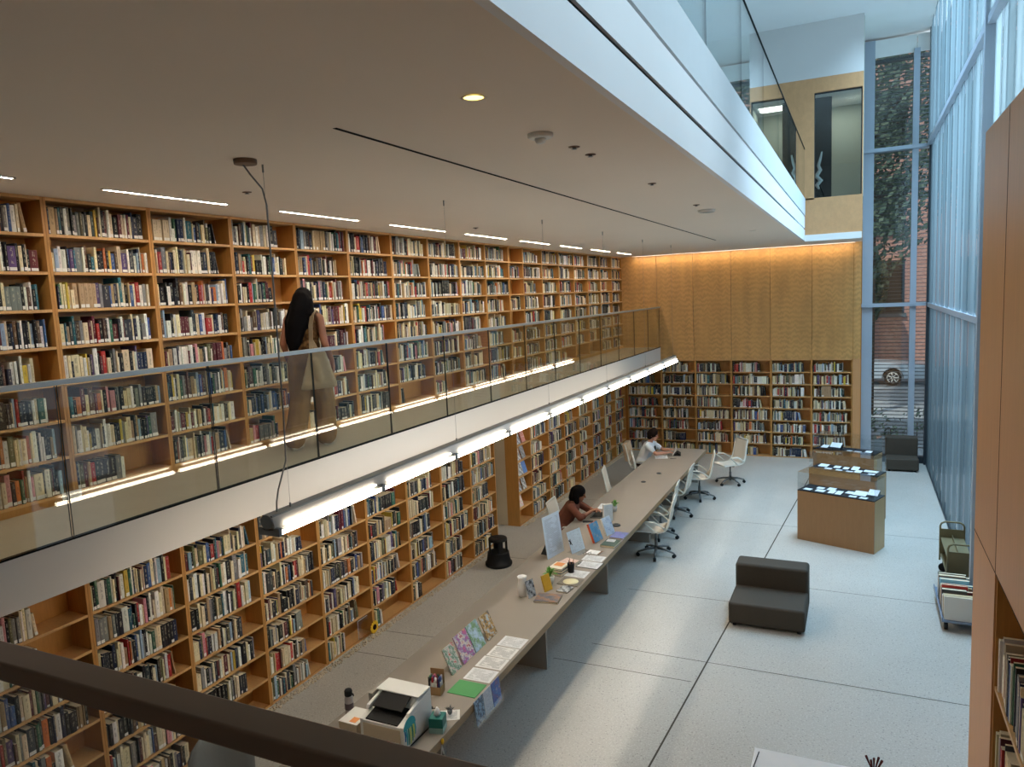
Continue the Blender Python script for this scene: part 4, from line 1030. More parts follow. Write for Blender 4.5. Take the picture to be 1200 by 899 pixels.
b = MB(); b.ell((0, 0, .11), (.15, .2, .12), 20, 10); obj('body', b, M['rubber'], t); b = MB(); b.tube([(.02, -.06, .21), (.02, 0, .27), (.02, .06, .21)], .01, 8); obj('handle', b, M['rubber'], t)

# ------------------------------------------------------------------ on the table: middle group
t = thing('poster_board', 'tall white poster board with rows of small text leaning on the table', 'poster', (-3.70, 8.652, TZ), PI / 2 - .2)
b = MB(); b.box(0, .405, 0, .006, 0, .56); obj('board', b, M['poster'] if False else M['white'], t, rot=(-.13, 0, 0))
b = MB(); b.quad((0, -.0008, 0), (.405, -.0008, 0), (.405, -.0008, .56), (0, -.0008, .56)); obj('print', b, M['poster'], t, rot=(-.13, 0, 0))
b = MB(); b.hexa([(.13, .01, 0), (.27, .01, 0), (.27, .2, 0), (.13, .2, 0), (.19, .045, .34), (.21, .045, .34), (.21, .05, .34), (.19, .05, .34)]); obj('strut', b, M['dark_frame'], t)
t = thing('sign_holder', 'clear sign holder with a pale blue sheet and black clip, beside the tall poster', 'sign holder', (-3.46, 8.93, TZ + .002), PI / 2 - .32)
b = MB(); b.box(0, .285, .002, .005, 0, .30); obj('acrylic_sheet', b, M['acrylic'], t, rot=(-.3, 0, 0)); b = MB(); b.box(.02, .265, -.1, .11, 0, .004); obj('foot', b, M['acrylic'], t)
b = MB(); b.box(0, .285, 0, .0018, .004, .3); o2 = obj('sheet_backing', b, M['white'], t, rot=(-.3, 0, 0)); b = MB(); b.quad((0, -.001, .004), (.285, -.001, .004), (.285, -.001, .3), (0, -.001, .3)); obj('sheet', b, M['bluesheet'], t, rot=(-.3, 0, 0))
b = MB(); b.tube([(.0, -.006, .19), (.035, -.006, .16)], .006, 6); b.tube([(.03, -.006, .2), (.012, -.006, .13)], .005, 6); b.tube([(.02, -.006, .17), (.045, -.006, .12)], .005, 6); obj('clip', b, M['rubber'], t, rot=(-.3, 0, 0))
t = thing('glasses', 'pair of clear reading glasses beside the pale blue sign', 'glasses', (-3.26, 8.97, TZ), .4)
for s in (-1, 1):
    b = MB(); b.tube([(s * .03 + .022 * math.cos(q * PI / 6), 0, .022 + .018 * math.sin(q * PI / 6)) for q in range(13)], .0018, 6, caps=False); obj('rim', b, M['chrome'], t)
    b = MB(); b.tube([(s * .052, 0, .03), (s * .054, .07, .03), (s * .052, .1, .012)], .0018, 6); obj('temple', b, M['chrome'], t)
cover_mat('bk_blue', [S(76, 134, 176), S(96, 156, 196), S(200, 170, 130)], 3); cover_mat('bk_sky', [S(214, 226, 238), S(196, 214, 232), S(120, 150, 190)], 3)
M['spine_orange'] = plain('orange_cover', S(208, 88, 44), .5, .4)
def standing(lab, x, y, rz, w, h, th, lean, m, spine):
    t = thing('hardback_book', lab, 'book', (x, y, TZ + th * math.sin(lean)), rz)
    b = MB(); b.box(0, w, 0, .003, 0, h, 0); b.quad((0, -.0008, 0), (w, -.0008, 0), (w, -.0008, h), (0, -.0008, h), 0); b.box(0, w, th - .003, th, 0, h, 1); b.box(-.003, 0, 0, th, 0, h, 1)
    obj('cover', b, [M[m], M[spine]], t, rot=(-lean, 0, 0)); b = MB(); b.box(0, w - .004, .003, th - .003, .003, h - .004); obj('page_block', b, M['page'], t, rot=(-lean, 0, 0))
standing('orange-spined picture book with a blue cover standing propped on the table', -3.31, 9.44, PI / 2 - .25, .21, .27, .035, .38, 'bk_blue', 'spine_orange')
standing('pale blue and white book propped behind the orange-spined one', -3.24, 9.78, PI / 2 - .3, .2, .26, .02, .38, 'bk_sky', 'white')
def flat(name, lab, x, y, w, d, h, rz, c, top=None, cat='book', z=TZ):
    t = thing(name, lab, cat, (x, y, z), rz)
    cm = plain('cover_' + str(len(M)), c, .5, .4, var=.08, vs=20); M['cv%d' % len(M)] = cm
    b = MB(); b.box(0, w, 0, d, 0, .0025); b.box(0, w, 0, d, h - .0025, h); b.box(0, .0025, 0, d, .0025, h - .0025); obj('cover', b, cm, t)
    b = MB(); b.box(.0025, w - .003, .003, d - .003, .0025, h - .0025); obj('page_block', b, M['page'], t)
    if top: b = MB(); b.quad((0, 0, h + .0006), (w, 0, h + .0006), (w, d, h + .0006), (0, d, h + .0006)); obj('cover_print', b, M[top], t)
    return t
flat('hardback_book', 'dark green book lying flat at the table edge', -3.20, 9.34, .2, .28, .03, -.05, S(40, 74, 66))
sheet('pale note paper on the dark green book', -3.17, 9.5, .12, .1, 'print', 0, z=TZ + .0305)
cover_mat('bk_purple', [S(90, 90, 170), S(110, 120, 190), S(60, 110, 90)], 3)
flat('hardback_book', 'purple and green book lying flat beyond the dark green one', -3.19, 9.72, .2, .27, .02, -.05, S(66, 72, 130), 'bk_purple')
t = thing('open_booklet', 'small open white booklet with a brown clasp at the table edge', 'booklet', (-3.2, 9.1, TZ), -.1)
b = MB(); b.box(-.1, -.002, -.07, .07, .0, .008); b.box(.002, .1, -.07, .07, 0, .008); obj('pages', b, M['tissue'], t, bevel=.003); b = MB(); b.box(.07, .1, -.075, .075, .0082, .012); obj('clasp', b, M['bronze'], t)
t = thing('clipboard', 'dark clipboard under white papers on the table', 'clipboard', (-3.265, 8.53, TZ + .0003), -.05)
b = MB(); b.box(0, .3, 0, .23, 0, .004); obj('board', b, M['dark_frame'], t); b = MB(); b.box(.0, .02, .08, .15, .004, .014); obj('clip', b, M['chrome'], t)
sheet('white sheet lying on the dark clipboard', -3.255, 8.54, .28, .215, 'print', -.05, TZ + .004)
sheet('white sheet lying just beyond the clipboard', -3.28, 8.79, .28, .2, 'print', -.02)
sheet('white sheet beneath the black cup', -3.31, 8.2, .28, .22, 'print', -.02)
t = thing('pen_cup', 'black cup holding a few pens on a white sheet', 'cup', (-3.25, 8.33, TZ + .0022))
b = MB(); b.lathe([(.034, 0), (.038, .002), (.045, .12), (.041, .12), (.034, .008), (.001, .006)], 24, caps=False); b.lathe([(.034, 0), (.001, .0005)], 24, caps=False); obj('cup', b, M['rubber'], t)
for i, (a, c) in enumerate(((.3, (176, 110, 60)), (2.4, (150, 90, 60)), (4.2, (60, 60, 66)))):
    o = thing('pencil', ['orange-brown pencil standing in the black cup', 'darker brown pencil leaning in the black cup', 'grey pencil in the black cup'][i], 'pencil', (-3.25, 8.33, TZ + .0125)); mm = plain('pencil_%d' % i, S(*c)); b = MB(); b.tube([(.01 * math.cos(a), .01 * math.sin(a), 0), (.034 * math.cos(a), .034 * math.sin(a), .15)], .0038, 6); obj('shaft', b, mm, o); b = MB(); b.tube([(.034 * math.cos(a), .034 * math.sin(a), .15), (.037 * math.cos(a), .037 * math.sin(a), .165)], [.0038, .001], 6); obj('tip', b, M['caddy'], o)
M['leaf'] = plain('green_leaf', S(92, 150, 60), .5, .4, var=.3, vs=30)
def plant(lab, x, y, z, s, n, m='leaf', pot='white', seed=1):
    t = thing('potted_plant', lab, 'plant', (x, y, z)); b = MB(); b.lathe([(.03 * s, 0), (.042 * s, .07 * s), (.036 * s, .07 * s), (.03 * s, .05 * s)], 18); obj('pot', b, M[pot], t)
    q = random.Random(seed)
    for k in range(n):
        a = q.uniform(0, 6.28); l = q.uniform(.06, .13) * s; e = q.uniform(.5, 1.35); d = Vector((math.cos(a) * math.cos(e), math.sin(a) * math.cos(e), math.sin(e))); p = Vector((0, 0, .06 * s))
        b = MB(); up = Vector((0, 0, 1)); sd_ = d.cross(up).normalized() * .016 * s; tip = p + d * l + Vector((0, 0, -.02 * s)); mid = p + d * l * .55 + Vector((0, 0, .012 * s))
        b.v += [tuple(p), tuple(mid + sd_), tuple(tip), tuple(mid - sd_), tuple(mid + Vector((0, 0, .004 * s)))]
        for f in ((0, 1, 4), (1, 2, 4), (2, 3, 4), (3, 0, 4)): b.face(f, 0)
        obj('leaf', b, M[m], t)
plant('bright green trailing plant in a pot behind the yellow book', -3.37, 7.93, TZ, 1.25, 22, seed=2)
plant('small green plant behind the white sign beside the laptop', -3.52, 11.02, TZ, 1.15, 14, seed=5)
M['yellow'] = plain('yellow_cover', S(218, 166, 40), .5, .4, var=.1, vs=25)
facing('paperback_book', 'yellow paperback propped upright before the green plant', 'book', (-3.315, 7.64, TZ + .002), PI / 2 - .35, .13, .19, .015, .3, 'yellow')
flat('hardback_book', 'dark teal book at the bottom of the pile beside the poster', -3.51, 8.18, .2, .26, .035, -.2, S(40, 62, 80))
flat('hardback_book', 'black book in the middle of the pile beside the poster', -3.50, 8.19, .19, .25, .03, -.15, S(30, 34, 44), z=TZ + .0352)
flat('paperback_book', 'white and orange book on top of the pile beside the poster', -3.50, 8.2, .18, .22, .02, -.1, S(232, 224, 208), z=TZ + .0654)
sheet('orange card on top of the book pile', -3.47, 8.28, .12, .12, 'orange', -.1, TZ + .0856)
cover_mat('pinkp', [S(232, 206, 196), S(222, 190, 178), S(240, 226, 220)], 5)
flat('paperback_book', 'pinkish picture book lying flat under the poster', -3.49, 8.50, .2, .2, .045, -.25, S(226, 204, 190), 'pinkp')
cover_mat('bwcov', [S(36, 36, 40), S(200, 204, 206), S(60, 60, 64), S(30, 30, 34)], 3)
facing('booklet', 'black and white booklet propped at the near end of the middle group', 'booklet', (-3.42, 7.40, TZ + .002), PI / 2 - .3, .13, .2, .006, .25, 'bwcov', 'white')
t = thing('paper_bag', 'crumpled white paper poking up behind the black and white booklet', 'paper', (-3.53, 7.47, TZ)); b = MB(); b.lathe([(.05, 0), (.055, .12), (.045, .2), (.06, .235)], 7, caps=False); o = obj('bag', b, M['tissue'], t); o.modifiers.new('S', 'SOLIDIFY').thickness = .002
cover_mat('dkcov', [S(52, 58, 74), S(84, 92, 108), S(150, 110, 80), S(60, 66, 82)], 3)
flat('hardback_book', 'slate blue picture book lying flat at the near end of the middle group', -3.33, 7.33, .28, .24, .02, .15, S(44, 50, 66), 'dkcov')
flat('disc_case', 'small black case lying flat beside the yellow paperback', -3.20, 7.70, .14, .19, .014, -.1, S(26, 28, 30), 'bwcov', 'case')
cover_mat('round', [S(236, 214, 130), S(240, 232, 190), S(216, 186, 110)], 4)
t = flat('picture_book', 'picture book with a big pale yellow round motif, lying flat', -3.28, 7.92, .27, .22, .012, -.05, S(120, 112, 100), None, 'book')
b = MB(); b.lathe([(.095, .0126), (.095, .0132), (.001, .0134)], 28, c=(.135, .11, 0), caps=False); obj('round_motif', b, M['round'], t)

# things by the readers
t = thing('sign_holder', 'tall narrow white sign standing on the table in front of the laptop', 'sign holder', (-3.50, 10.42, TZ), PI / 2 - .9)
b = MB(); b.box(0, .15, 0, .05, 0, .27); obj('stand', b, M['white'], t, bevel=.003); b = MB(); b.quad((.004, -.001, .01), (.146, -.001, .01), (.146, -.001, .265), (.004, -.001, .265)); obj('sheet', b, M['bluesheet'], t)
t = thing('laptop', 'small dark laptop open in front of the person in brown', 'laptop', (-3.66, 10.72, TZ), .1)
b = MB(); b.box(-.12, .1, -.16, .16, 0, .016); obj('base', b, M['chrome'], t, bevel=.003); b = MB(); b.hexa([(.1, -.16, .014), (.108, -.16, .014), (.108, .16, .014), (.1, .16, .014), (.17, -.16, .2), (.178, -.16, .2), (.178, .16, .2), (.17, .16, .2)]); obj('screen', b, M['rubber'], t)
b = MB(); b.box(-.1, .05, -.14, .14, .0162, .018); obj('keyboard', b, M['rubber'], t)
t = thing('phone', 'dark phone lying beside the laptop', 'phone', (-3.80, 10.30, TZ), .3); b = MB(); b.box(0, .16, 0, .075, 0, .008); obj('body', b, M['dark_frame'], t, bevel=.003); b = MB(); b.quad((.004, .004, .0085), (.156, .004, .0085), (.156, .071, .0085), (.004, .071, .0085)); obj('screen', b, M['rubber'], t)
t = thing('notebook', 'open cream notebook beyond the laptop', 'notebook', (-3.82, 11.05, TZ), .1)
for s in (0, 1):
    b = MB(); b.box(.0, .2, s * .15 + .002, s * .15 + .148, 0, .009); obj('page_block', b, M['tissue'], t, bevel=.002)
sheet('white paper in front of the person in white', -3.82, 14.85, .26, .3, 'print', .3)
t = thing('tablet', 'dark tablet propped on a case before the person in white', 'tablet', (-3.55, 15.3, TZ), .2)
b = MB(); b.hexa([(0, -.12, 0), (.16, -.12, 0), (.16, .12, 0), (0, .12, 0), (.09, -.12, .07), (.16, -.12, .03), (.16, .12, .03), (.09, .12, .07)]); obj('case', b, M['rubber'], t); b = MB(); b.hexa([(-.01, -.11, .01), (0, -.11, .005), (0, .11, .005), (-.01, .11, .01), (.07, -.11, .16), (.08, -.11, .155), (.08, .11, .155), (.07, .11, .16)]); obj('screen', b, M['white'], t)
t = thing('pen', 'dark pen lying on the table near the person in white', 'pen', (-3.52, 14.9, TZ), .6); b = MB(); b.tube([(0, 0, .005), (.13, 0, .005)], .005, 8); obj('barrel', b, M['rubber'], t); b = MB(); b.tube([(.13, 0, .005), (.145, 0, .004)], [.005, .001], 8); obj('tip', b, M['chrome'], t)

# bottom edge of the view: a small desk with a white poster, and dried stems
t = thing('side_desk', 'small white-topped desk at the bottom edge of the view', 'desk', (-.67, 4.3, 0))
b = MB(); b.box(-.02, .95, 0, 1.13, .70, .735); obj('top', b, M['table'], t, bevel=.003)
for x in (.03, .9):
    for y in (.05, 1.08): b = MB(); b.box(x - .02, x + .02, y - .02, y + .02, 0, .7); obj('leg', b, M['chrome'], t)
t = thing('poster_sheet', 'large white poster sheet lying at the bottom edge with a drawn black line', 'poster', (-.685, 4.6, .736)); b = MB(); b.box(0, .66, 0, .84, 0, .004); obj('board', b, M['tissue'], t)
b = MB(); b.tube([(.035, .79, .006), (.02, .6, .006), (.03, .4, .006), (.02, .2, .006)], .004, 6); obj('drawn_line', b, M['rubber'], t)
t = thing('dried_stems', 'dark red dried stems in a small vase at the bottom edge', 'dried plant', (.12, 5.28, .736)); M['dred'] = plain('dried_red', S(92, 40, 36), .8, .2, var=.3, vs=30)
b = MB(); b.lathe([(.03, 0), (.045, .03), (.03, .08), (.018, .1)], 16); obj('vase', b, M['dark_frame'], t)
for k, (dx, dy) in enumerate(((-.05, .01), (.03, .02), (.05, -.01), (.0, .0), (-.02, -.03))):
    b = MB(); b.tube([(0, 0, .09), (dx * .6, dy, .16), (dx, dy, .21)], [.003, .006, .009], 6); obj('stem', b, M['dred'], t)

# ------------------------------------------------------------------ people
def fused(name, mb, mat, parent, voxel=.008, smooth=4):
    """one continuous surface grown from overlapping tapered forms"""
    me = mb.mesh(name + '_src')
    o = bpy.data.objects.new(name + '_src', me); C.objects.link(o)
    rm = o.modifiers.new('R', 'REMESH'); rm.mode = 'VOXEL'; rm.voxel_size = voxel; rm.use_smooth_shade = True
    if smooth: sm = o.modifiers.new('S', 'SMOOTH'); sm.iterations = smooth; sm.factor = .5
    dg = bpy.context.evaluated_depsgraph_get(); dg.update()
    me2 = bpy.data.meshes.new_from_object(o.evaluated_get(dg)); me2.name = name
    bpy.data.objects.remove(o); me2.materials.clear(); me2.materials.append(mat)
    me2.polygons.foreach_set('use_smooth', [True] * len(me2.polygons))
    n = bpy.data.objects.new(name, me2); C.objects.link(n); n.parent = parent
    return n
def chain(b, pts, rs):
    for i in range(len(pts) - 1): b.cap(pts[i], rs[i], pts[i + 1], rs[i + 1])
def head(b, c, f, up=Vector((0, 0, 1)), s=1.0):
    """skull, jaw, nose, lips, brow and ears; f: the way the face looks. Returns the eye points"""
    c = Vector(c); f = Vector(f).normalized(); sd = f.cross(up).normalized(); up = sd.cross(f).normalized()
    Rm = Matrix((f, -sd, up)).transposed().to_euler()
    P = lambda a, l, u: c + f * a * s + sd * l * s + up * u * s
    b.ell(P(-.01, 0, .02), (.097 * s, .076 * s, .10 * s), 18, 12, rot=Rm)
    b.ell(P(.03, 0, -.045), (.062 * s, .058 * s, .07 * s), 16, 10, rot=Rm)
    b.cap(P(.083, 0, .012), .009 * s, P(.108, 0, -.022), .0135 * s)
    b.ell(P(.086, 0, -.062), (.013 * s, .024 * s, .006 * s), 10, 6, rot=Rm); b.ell(P(.084, 0, -.073), (.013 * s, .021 * s, .007 * s), 10, 6, rot=Rm)
    b.ell(P(.072, 0, -.1), (.022 * s, .024 * s, .016 * s), 10, 6, rot=Rm)
    for q in (-1, 1):
        b.ell(P(-.01, q * .08, -.01), (.018 * s, .009 * s, .03 * s), 10, 6, rot=Rm)
        b.ell(P(.078, q * .034, .022), (.016 * s, .02 * s, .007 * s), 10, 6, rot=Rm)
    return [P(.079, q * .033, .004) for q in (-1, 1)]
def hand(b, w, d, palm, thumb, curl=.5):
    """w: wrist, d: along the hand, palm: the way the palm faces, thumb: towards the thumb"""
    w = Vector(w); d = Vector(d).normalized(); palm = Vector(palm).normalized(); t = Vector(thumb).normalized()
    for k, o_ in enumerate((.028, .010, -.010, -.027)):
        b.cap(w + d * .01 + t * o_ * .6, .016, w + d * .075 + t * o_, .0125)
    L = (.068, .076, .070, .054)
    for k, o_ in enumerate((.030, .010, -.010, -.029)):
        p0 = w + d * .082 + t * o_; a = p0; dd = d.copy()
        for j, fr in enumerate((.45, .32, .23)):
            dd = (dd + palm * curl * (.5 + .35 * j)).normalized(); e = a + dd * L[k] * fr
            b.cap(a, .0092 - .001 * j, e, .0085 - .001 * j, 8); a = e
    a = w + d * .02 + t * .03; e = a + (d * .6 + t * .7 + palm * .35).normalized() * .042; b.cap(a, .013, e, .0105, 8)
    f = e + (d * .85 + t * .25 + palm * .4).normalized() * .034; b.cap(e, .0105, f, .008, 8)
def eyes(pts, parent):
    for p in pts:
        b = MB(); b.ell(p, (.0085,) * 3, 10, 6); obj('eye', b, M['rubber'], parent)

# -- woman walking along the balcony, seen from behind
Wp = Vector((-5.13, 5.92, BZ + .004))
t = thing('person', 'woman with long black hair walking on the balcony, brown top, khaki trousers', 'person', Wp, .35)
b = MB()
b.ell((0, 0, .93), (.165, .11, .13), 16, 10); b.ell((0, 0, 1.06), (.125, .088, .16), 16, 10); b.ell((0, 0, 1.22), (.155, .098, .17), 16, 10)
chain(b, [(-.15, -.005, 1.335), (0, -.005, 1.36), (.15, -.005, 1.335)], [.05, .06, .05])
chain(b, [(0, -.005, 1.36), (0, .015, 1.45)], [.052, .047])
ep = head(b, (0, .035, 1.525), (.05, 1, -.12), s=.98)
for s, el, wr in ((-1, (-.215, -.05, 1.08), (-.215, .07, .87)), (1, (.215, -.05, 1.08), (.235, .09, .88))):
    chain(b, [(s * .165, -.005, 1.325), el, wr], [.047, .038, .026]); hand(b, wr, (0, .35, -1), (-s, .1, 0), (0, 1, .3), .25)
legs = {-1: [(-.085, 0, .88), (-.115, .03, .47), (-.15, -.10, .09)], 1: [(.085, 0, .88), (.11, .13, .48), (.10, .14, .085)]}
for s in (-1, 1):
    chain(b, legs[s], [.085, .058, .04]); a = Vector(legs[s][2]); chain(b, [a, a + Vector((0, .1, -.045))], [.04, .032])
fused('body', b, M['skin'], t, .008); eyes(ep, t)
b = MB(); b.ell((0, .025, 1.545), (.092, .108, .105), 18, 12)
chain(b, [(0, -.035, 1.53), (-.01, -.075, 1.40), (-.035, -.105, 1.26), (-.075, -.11, 1.12), (-.10, -.09, 1.0)], [.09, .098, .105, .085, .04]); chain(b, [(-.06, -.02, 1.48), (-.12, -.06, 1.3), (-.15, -.06, 1.14)], [.06, .06, .035]); chain(b, [(.07, -.01, 1.5), (.09, -.06, 1.36), (.07, -.085, 1.26)], [.045, .05, .035])
fused('hair', b, M['hair'], t, .01, 3)
k = N('crochet_top'); v = k.coord('Object', (1, 1, 1)); vo = k.add('ShaderNodeTexVoronoi'); vo.inputs['Scale'].default_value = 26; k.link(v, vo.inputs['Vector'])
k.bsdf(k.ramp(vo.outputs['Distance'], [(.25, S(132, 96, 56)), (.75, S(74, 50, 30))]), .9, .1); M['crochet'] = k.mat
b = MB(); b.ell((0, 0, 1.05), (.15, .106, .14), 18, 10); b.ell((0, 0, 1.19), (.165, .112, .13), 18, 10); chain(b, [(-.1, -.03, 1.27), (-.11, -.01, 1.37)], [.04, .022]); chain(b, [(.1, -.03, 1.27), (.11, -.01, 1.37)], [.04, .022])
fused('crochet_top', b, M['crochet'], t, .01, 3)
M['khakicloth'] = plain('khaki_trousers', S(134, 102, 64), .9, .1, var=.2, vs=12)
b = MB(); b.ell((0, 0, .93), (.18, .13, .13), 18, 10)
for s in (-1, 1):
    h, kn, an = [Vector(q) for q in legs[s]]; chain(b, [h, h.lerp(kn, .5), kn, kn.lerp(an, .55), an + Vector((0, -.01, .02))], [.12, .115, .108, .108, .112])
fused('trousers', b, M['khakicloth'], t, .012, 4)
M['shoe'] = plain('grey_sneaker', S(96, 90, 82), .7, .3, var=.2, vs=20); M['sole'] = plain('pale_sole', S(196, 186, 166), .7, .3)
for s in (-1, 1):
    a = Vector(legs[s][2]); b = MB(); b.cap((a.x, a.y - .03, .05), .042, (a.x, a.y + .10, .045), .036); b.cap((a.x, a.y + .1, .04), .036, (a.x, a.y + .16, .035), .03); b.cap(a, .045, (a.x, a.y, .06), .045); sh = fused('shoe', b, M['shoe'], t, .008, 3)
    b = MB(); pts = [(a.x + .048 * math.cos(q) * (1 if True else 0), a.y + .06 + .135 * math.sin(q)) for q in [2 * PI * i / 20 for i in range(20)]]; b.prism(pts, .0, .022, 'z'); obj('sole', b, M['sole'], t, bevel=.003)
# her bag
t2 = thing('tote_bag', 'beige cloth tote bag hanging from the walking woman\'s right shoulder', 'bag', Wp, .35)
M['tote'] = plain('beige_cotton', S(172, 152, 122), .9, .1, var=.1, vs=9)
b = MB(); b.hexa([(.0, -.245, .62), (.36, -.225, .64), (.36, -.13, .64), (.0, -.15, .62), (.10, -.20, 1.0), (.26, -.18, 1.0), (.26, -.15, 1.0), (.10, -.17, 1.0)]); b.cap((.06, -.2, .66), .05, (.32, -.18, .68), .045)
b.cap((.16, -.185, .9), .045, (.2, -.18, .72), .06)
fused('pouch', b, M['tote'], t2, .012, 5)
b = MB()
for dy, x0 in ((-.055, .12), (-.02, .2)):
    pts = [(x0, -.185, .98), (.12, -.165, 1.12), (.122, -.15 , 1.26), (.125, -.085, 1.375), (.125, -.02, 1.41), (.13, .05, 1.385)]
    for i in range(len(pts) - 1):
        p, q = Vector(pts[i]), Vector(pts[i + 1]); n_ = (q - p).normalized().cross(Vector((1, 0, 0))).normalized() * .004; w_ = Vector((.02, 0, 0))
        b.hexa([p - w_ - n_, p + w_ - n_, p + w_ + n_, p - w_ + n_, q - w_ - n_, q + w_ - n_, q + w_ + n_, q - w_ + n_])
obj('strap', b, M['tote'], t2)

# -- seated readers (facing +x)
def seated(loc, rz, label, skin, hair, shirt, pants, kind):
    t = thing('person', label, 'person', loc, rz); b = MB()
    hp = Vector((0, 0, .53)); sh = Vector((.20, 0, .95)) if kind == 'bob' else Vector((.16, 0, .96)); hd = Vector((.30, 0, 1.13)) if kind == 'bob' else Vector((.24, 0, 1.17))
    b.ell(hp, (.13, .17, .12), 16, 10); md = hp.lerp(sh, .5) + Vector((-.03, 0, 0)); chain(b, [hp, md, sh + Vector((-.02, 0, -.04))], [.12, .115, .11])
    chain(b, [sh + Vector((0, -.16, 0)), sh + Vector((-.01, 0, .03)), sh + Vector((0, .16, 0))], [.055, .06, .055]); nk = sh.lerp(hd, .55); chain(b, [sh + Vector((-.01, 0, .03)), nk], [.05, .048])
    f = Vector((1, .1, -.45)) if kind == 'bob' else Vector((1, -.05, -.35)); ep = head(b, hd, f)
    el = {-1: Vector((.36, -.22, .802)), 1: Vector((.38, .24, .805))}
    wr = {-1: Vector((.47, .0, .845)), 1: Vector((.52, .10, .835))} if kind == 'bob' else {-1: Vector((.53, -.06, .805)), 1: Vector((.55, .12, .84))}
    for s in (-1, 1):
        chain(b, [sh + Vector((0, s * .17, -.01)), el[s], wr[s]], [.048, .038, .027]); d = (wr[s] - el[s]).normalized(); hand(b, wr[s], d + Vector((.3, 0, .1)), (0.2, 0, -1) if s < 0 else (-.2, -.6, -.6), (0, -s, .1), .45)
        chain(b, [(0.02, s * .09, .52), (.42, s * .11, .52), (.38, s * .12, .09), (.38, s * .12, .07)], [.085, .06, .042, .04]); chain(b, [(.38, s * .12, .06), (.48, s * .13, .035)], [.04, .03])
    fused('body', b, skin, t, .008); eyes(ep, t)
    b = MB(); b.ell(hp + Vector((-.005, 0, .06)), (.145, .185, .13), 16, 10); chain(b, [hp + Vector((0, 0, .05)), md, sh + Vector((-.03, 0, -.05))], [.14, .135, .125])
    chain(b, [sh + Vector((0, -.165, -.01)), sh + Vector((-.015, 0, .01)), sh + Vector((0, .165, -.01))], [.07, .075, .07])
    for s in (-1, 1):
        fr = .95 if kind == 'bob' else .62; a = sh + Vector((0, s * .17, -.01)); chain(b, [a, a.lerp(el[s], .5), a.lerp(el[s], fr)], [.066, .06, .056])
        if kind == 'bob' : chain(b, [a.lerp(el[s], .9), el[s].lerp(wr[s], .25)], [.054, .046])
    fused('shirt', b, shirt, t, .011, 4)
    b = MB()
    for s in (-1, 1): chain(b, [(0.0, s * .09, .52), (.42, s * .11, .525), (.385, s * .12, .14)], [.1, .08, .065])
    b.ell((-.01, 0, .53), (.14, .18, .1), 16, 10); fused('trousers', b, pants, t, .012, 3)
    for s in (-1, 1):
        b = MB(); b.cap((.36, s * .12, .05), .046, (.49, s * .13, .036), .036); b.cap((.37, s * .12, .09), .045, (.37, s * .12, .05), .046); fused('shoe', b, M['rubber'], t, .01, 2)
    b = MB(); c = hd + Vector((-.015, 0, .03)); b.ell(c, (.112, .095, .105), 18, 12)
    if kind == 'bob':
        for s in (-1, 1): chain(b, [c + Vector((-.02, s * .06, .02)), c + Vector((-.03, s * .085, -.07)), c + Vector((-.01, s * .088, -.14))], [.06, .06, .042])
        chain(b, [c + Vector((-.05, 0, 0)), c + Vector((-.08, 0, -.10)), c + Vector((-.075, 0, -.15))], [.085, .085, .06])
    else:
        chain(b, [c + Vector((-.04, -.03, 0)), c + Vector((-.06, -.03, -.07))], [.08, .06]); chain(b, [c + Vector((.03, 0, .08)), c + Vector((.085, 0, .055))], [.05, .035])
        for s in (-1, 1): b.ell(c + Vector((-.01, s * .07, .01)), (.07, .04, .06), 12, 8)
    fused('hair', b, hair, t, .009, 3)
    return t
M['brown_shirt'] = plain('brown_shirt', S(116, 72, 58), .9, .1, var=.25, vs=16); M['white_shirt'] = plain('white_shirt', S(226, 230, 236), .9, .1, var=.05, vs=12); M['dark_pants'] = plain('dark_trousers', S(44, 38, 38), .9, .1, var=.2, vs=12)
seated((-4.22, 10.50, 0), .12, 'person with a black bob and brown shirt bent over a laptop at the table', M['skin'], M['hair'], M['brown_shirt'], M['dark_pants'], 'bob')
p2 = seated((-4.19, 15.25, 0), -.05, 'person in a white short-sleeved shirt reading at the far end of the table', M['skin_light'], M['hair_brown'], M['white_shirt'], M['dark_pants'], 'short')
b = MB(); b.hexa([(.285, -.02, .70), (.29, .02, .70), (.28, .02, .70), (.275, -.02, .70), (.275, -.02, .93), (.28, .02, .93), (.265, .02, .93), (.26, -.02, .93)]); obj('lanyard', b, M['rubber'], p2)
o = thing('jacket', 'beige jacket draped over the back of the far reader\'s chair', 'jacket', (-4.20, 15.28, 0), .1); M['beigecloth'] = plain('beige_cloth', S(196, 172, 146), .9, .1, var=.15, vs=14)
b = MB(); b.hexa([(-.35, -.215, .6), (-.22, -.215, .6), (-.22, .215, .6), (-.35, .215, .6), (-.415, -.2, .98), (-.30, -.2, .995), (-.30, .2, .995), (-.415, .2, .98)]); fused('cloth', b, M['beigecloth'], o, .012, 4)

# ------------------------------------------------------------------ outside the tall window
def brick():
    k = N('red_brick'); v = k.coord('Object', (1, 1, 1), (PI / 2, 0, 0)); bt = k.add('ShaderNodeTexBrick'); k.link(v, bt.inputs['Vector'])
    bt.inputs['Scale'].default_value = 3.4; bt.inputs['Color1'].default_value = S(198, 152, 140); bt.inputs['Color2'].default_value = S(178, 128, 116); bt.inputs['Mortar'].default_value = S(196, 170, 156); bt.inputs['Mortar Size'].default_value = .015
    k.bsdf(bt.outputs['Color'], .9, .1); return k.mat
M['brick'] = brick(); M['asphalt'] = plain('street_asphalt', S(150, 156, 162), .9, .2, var=.1, vs=3); M['walk'] = plain('pavement', S(104, 110, 116), .9, .2, var=.06, vs=2)
b = MB(); b.box(-20, 25, 19.35, 80, -.3, -.14); struct('street', b, M['asphalt'])
b = MB(); b.box(-20, 25, 19.4, 25.0, -.3, -.02); struct('pavement', b, M['walk'])
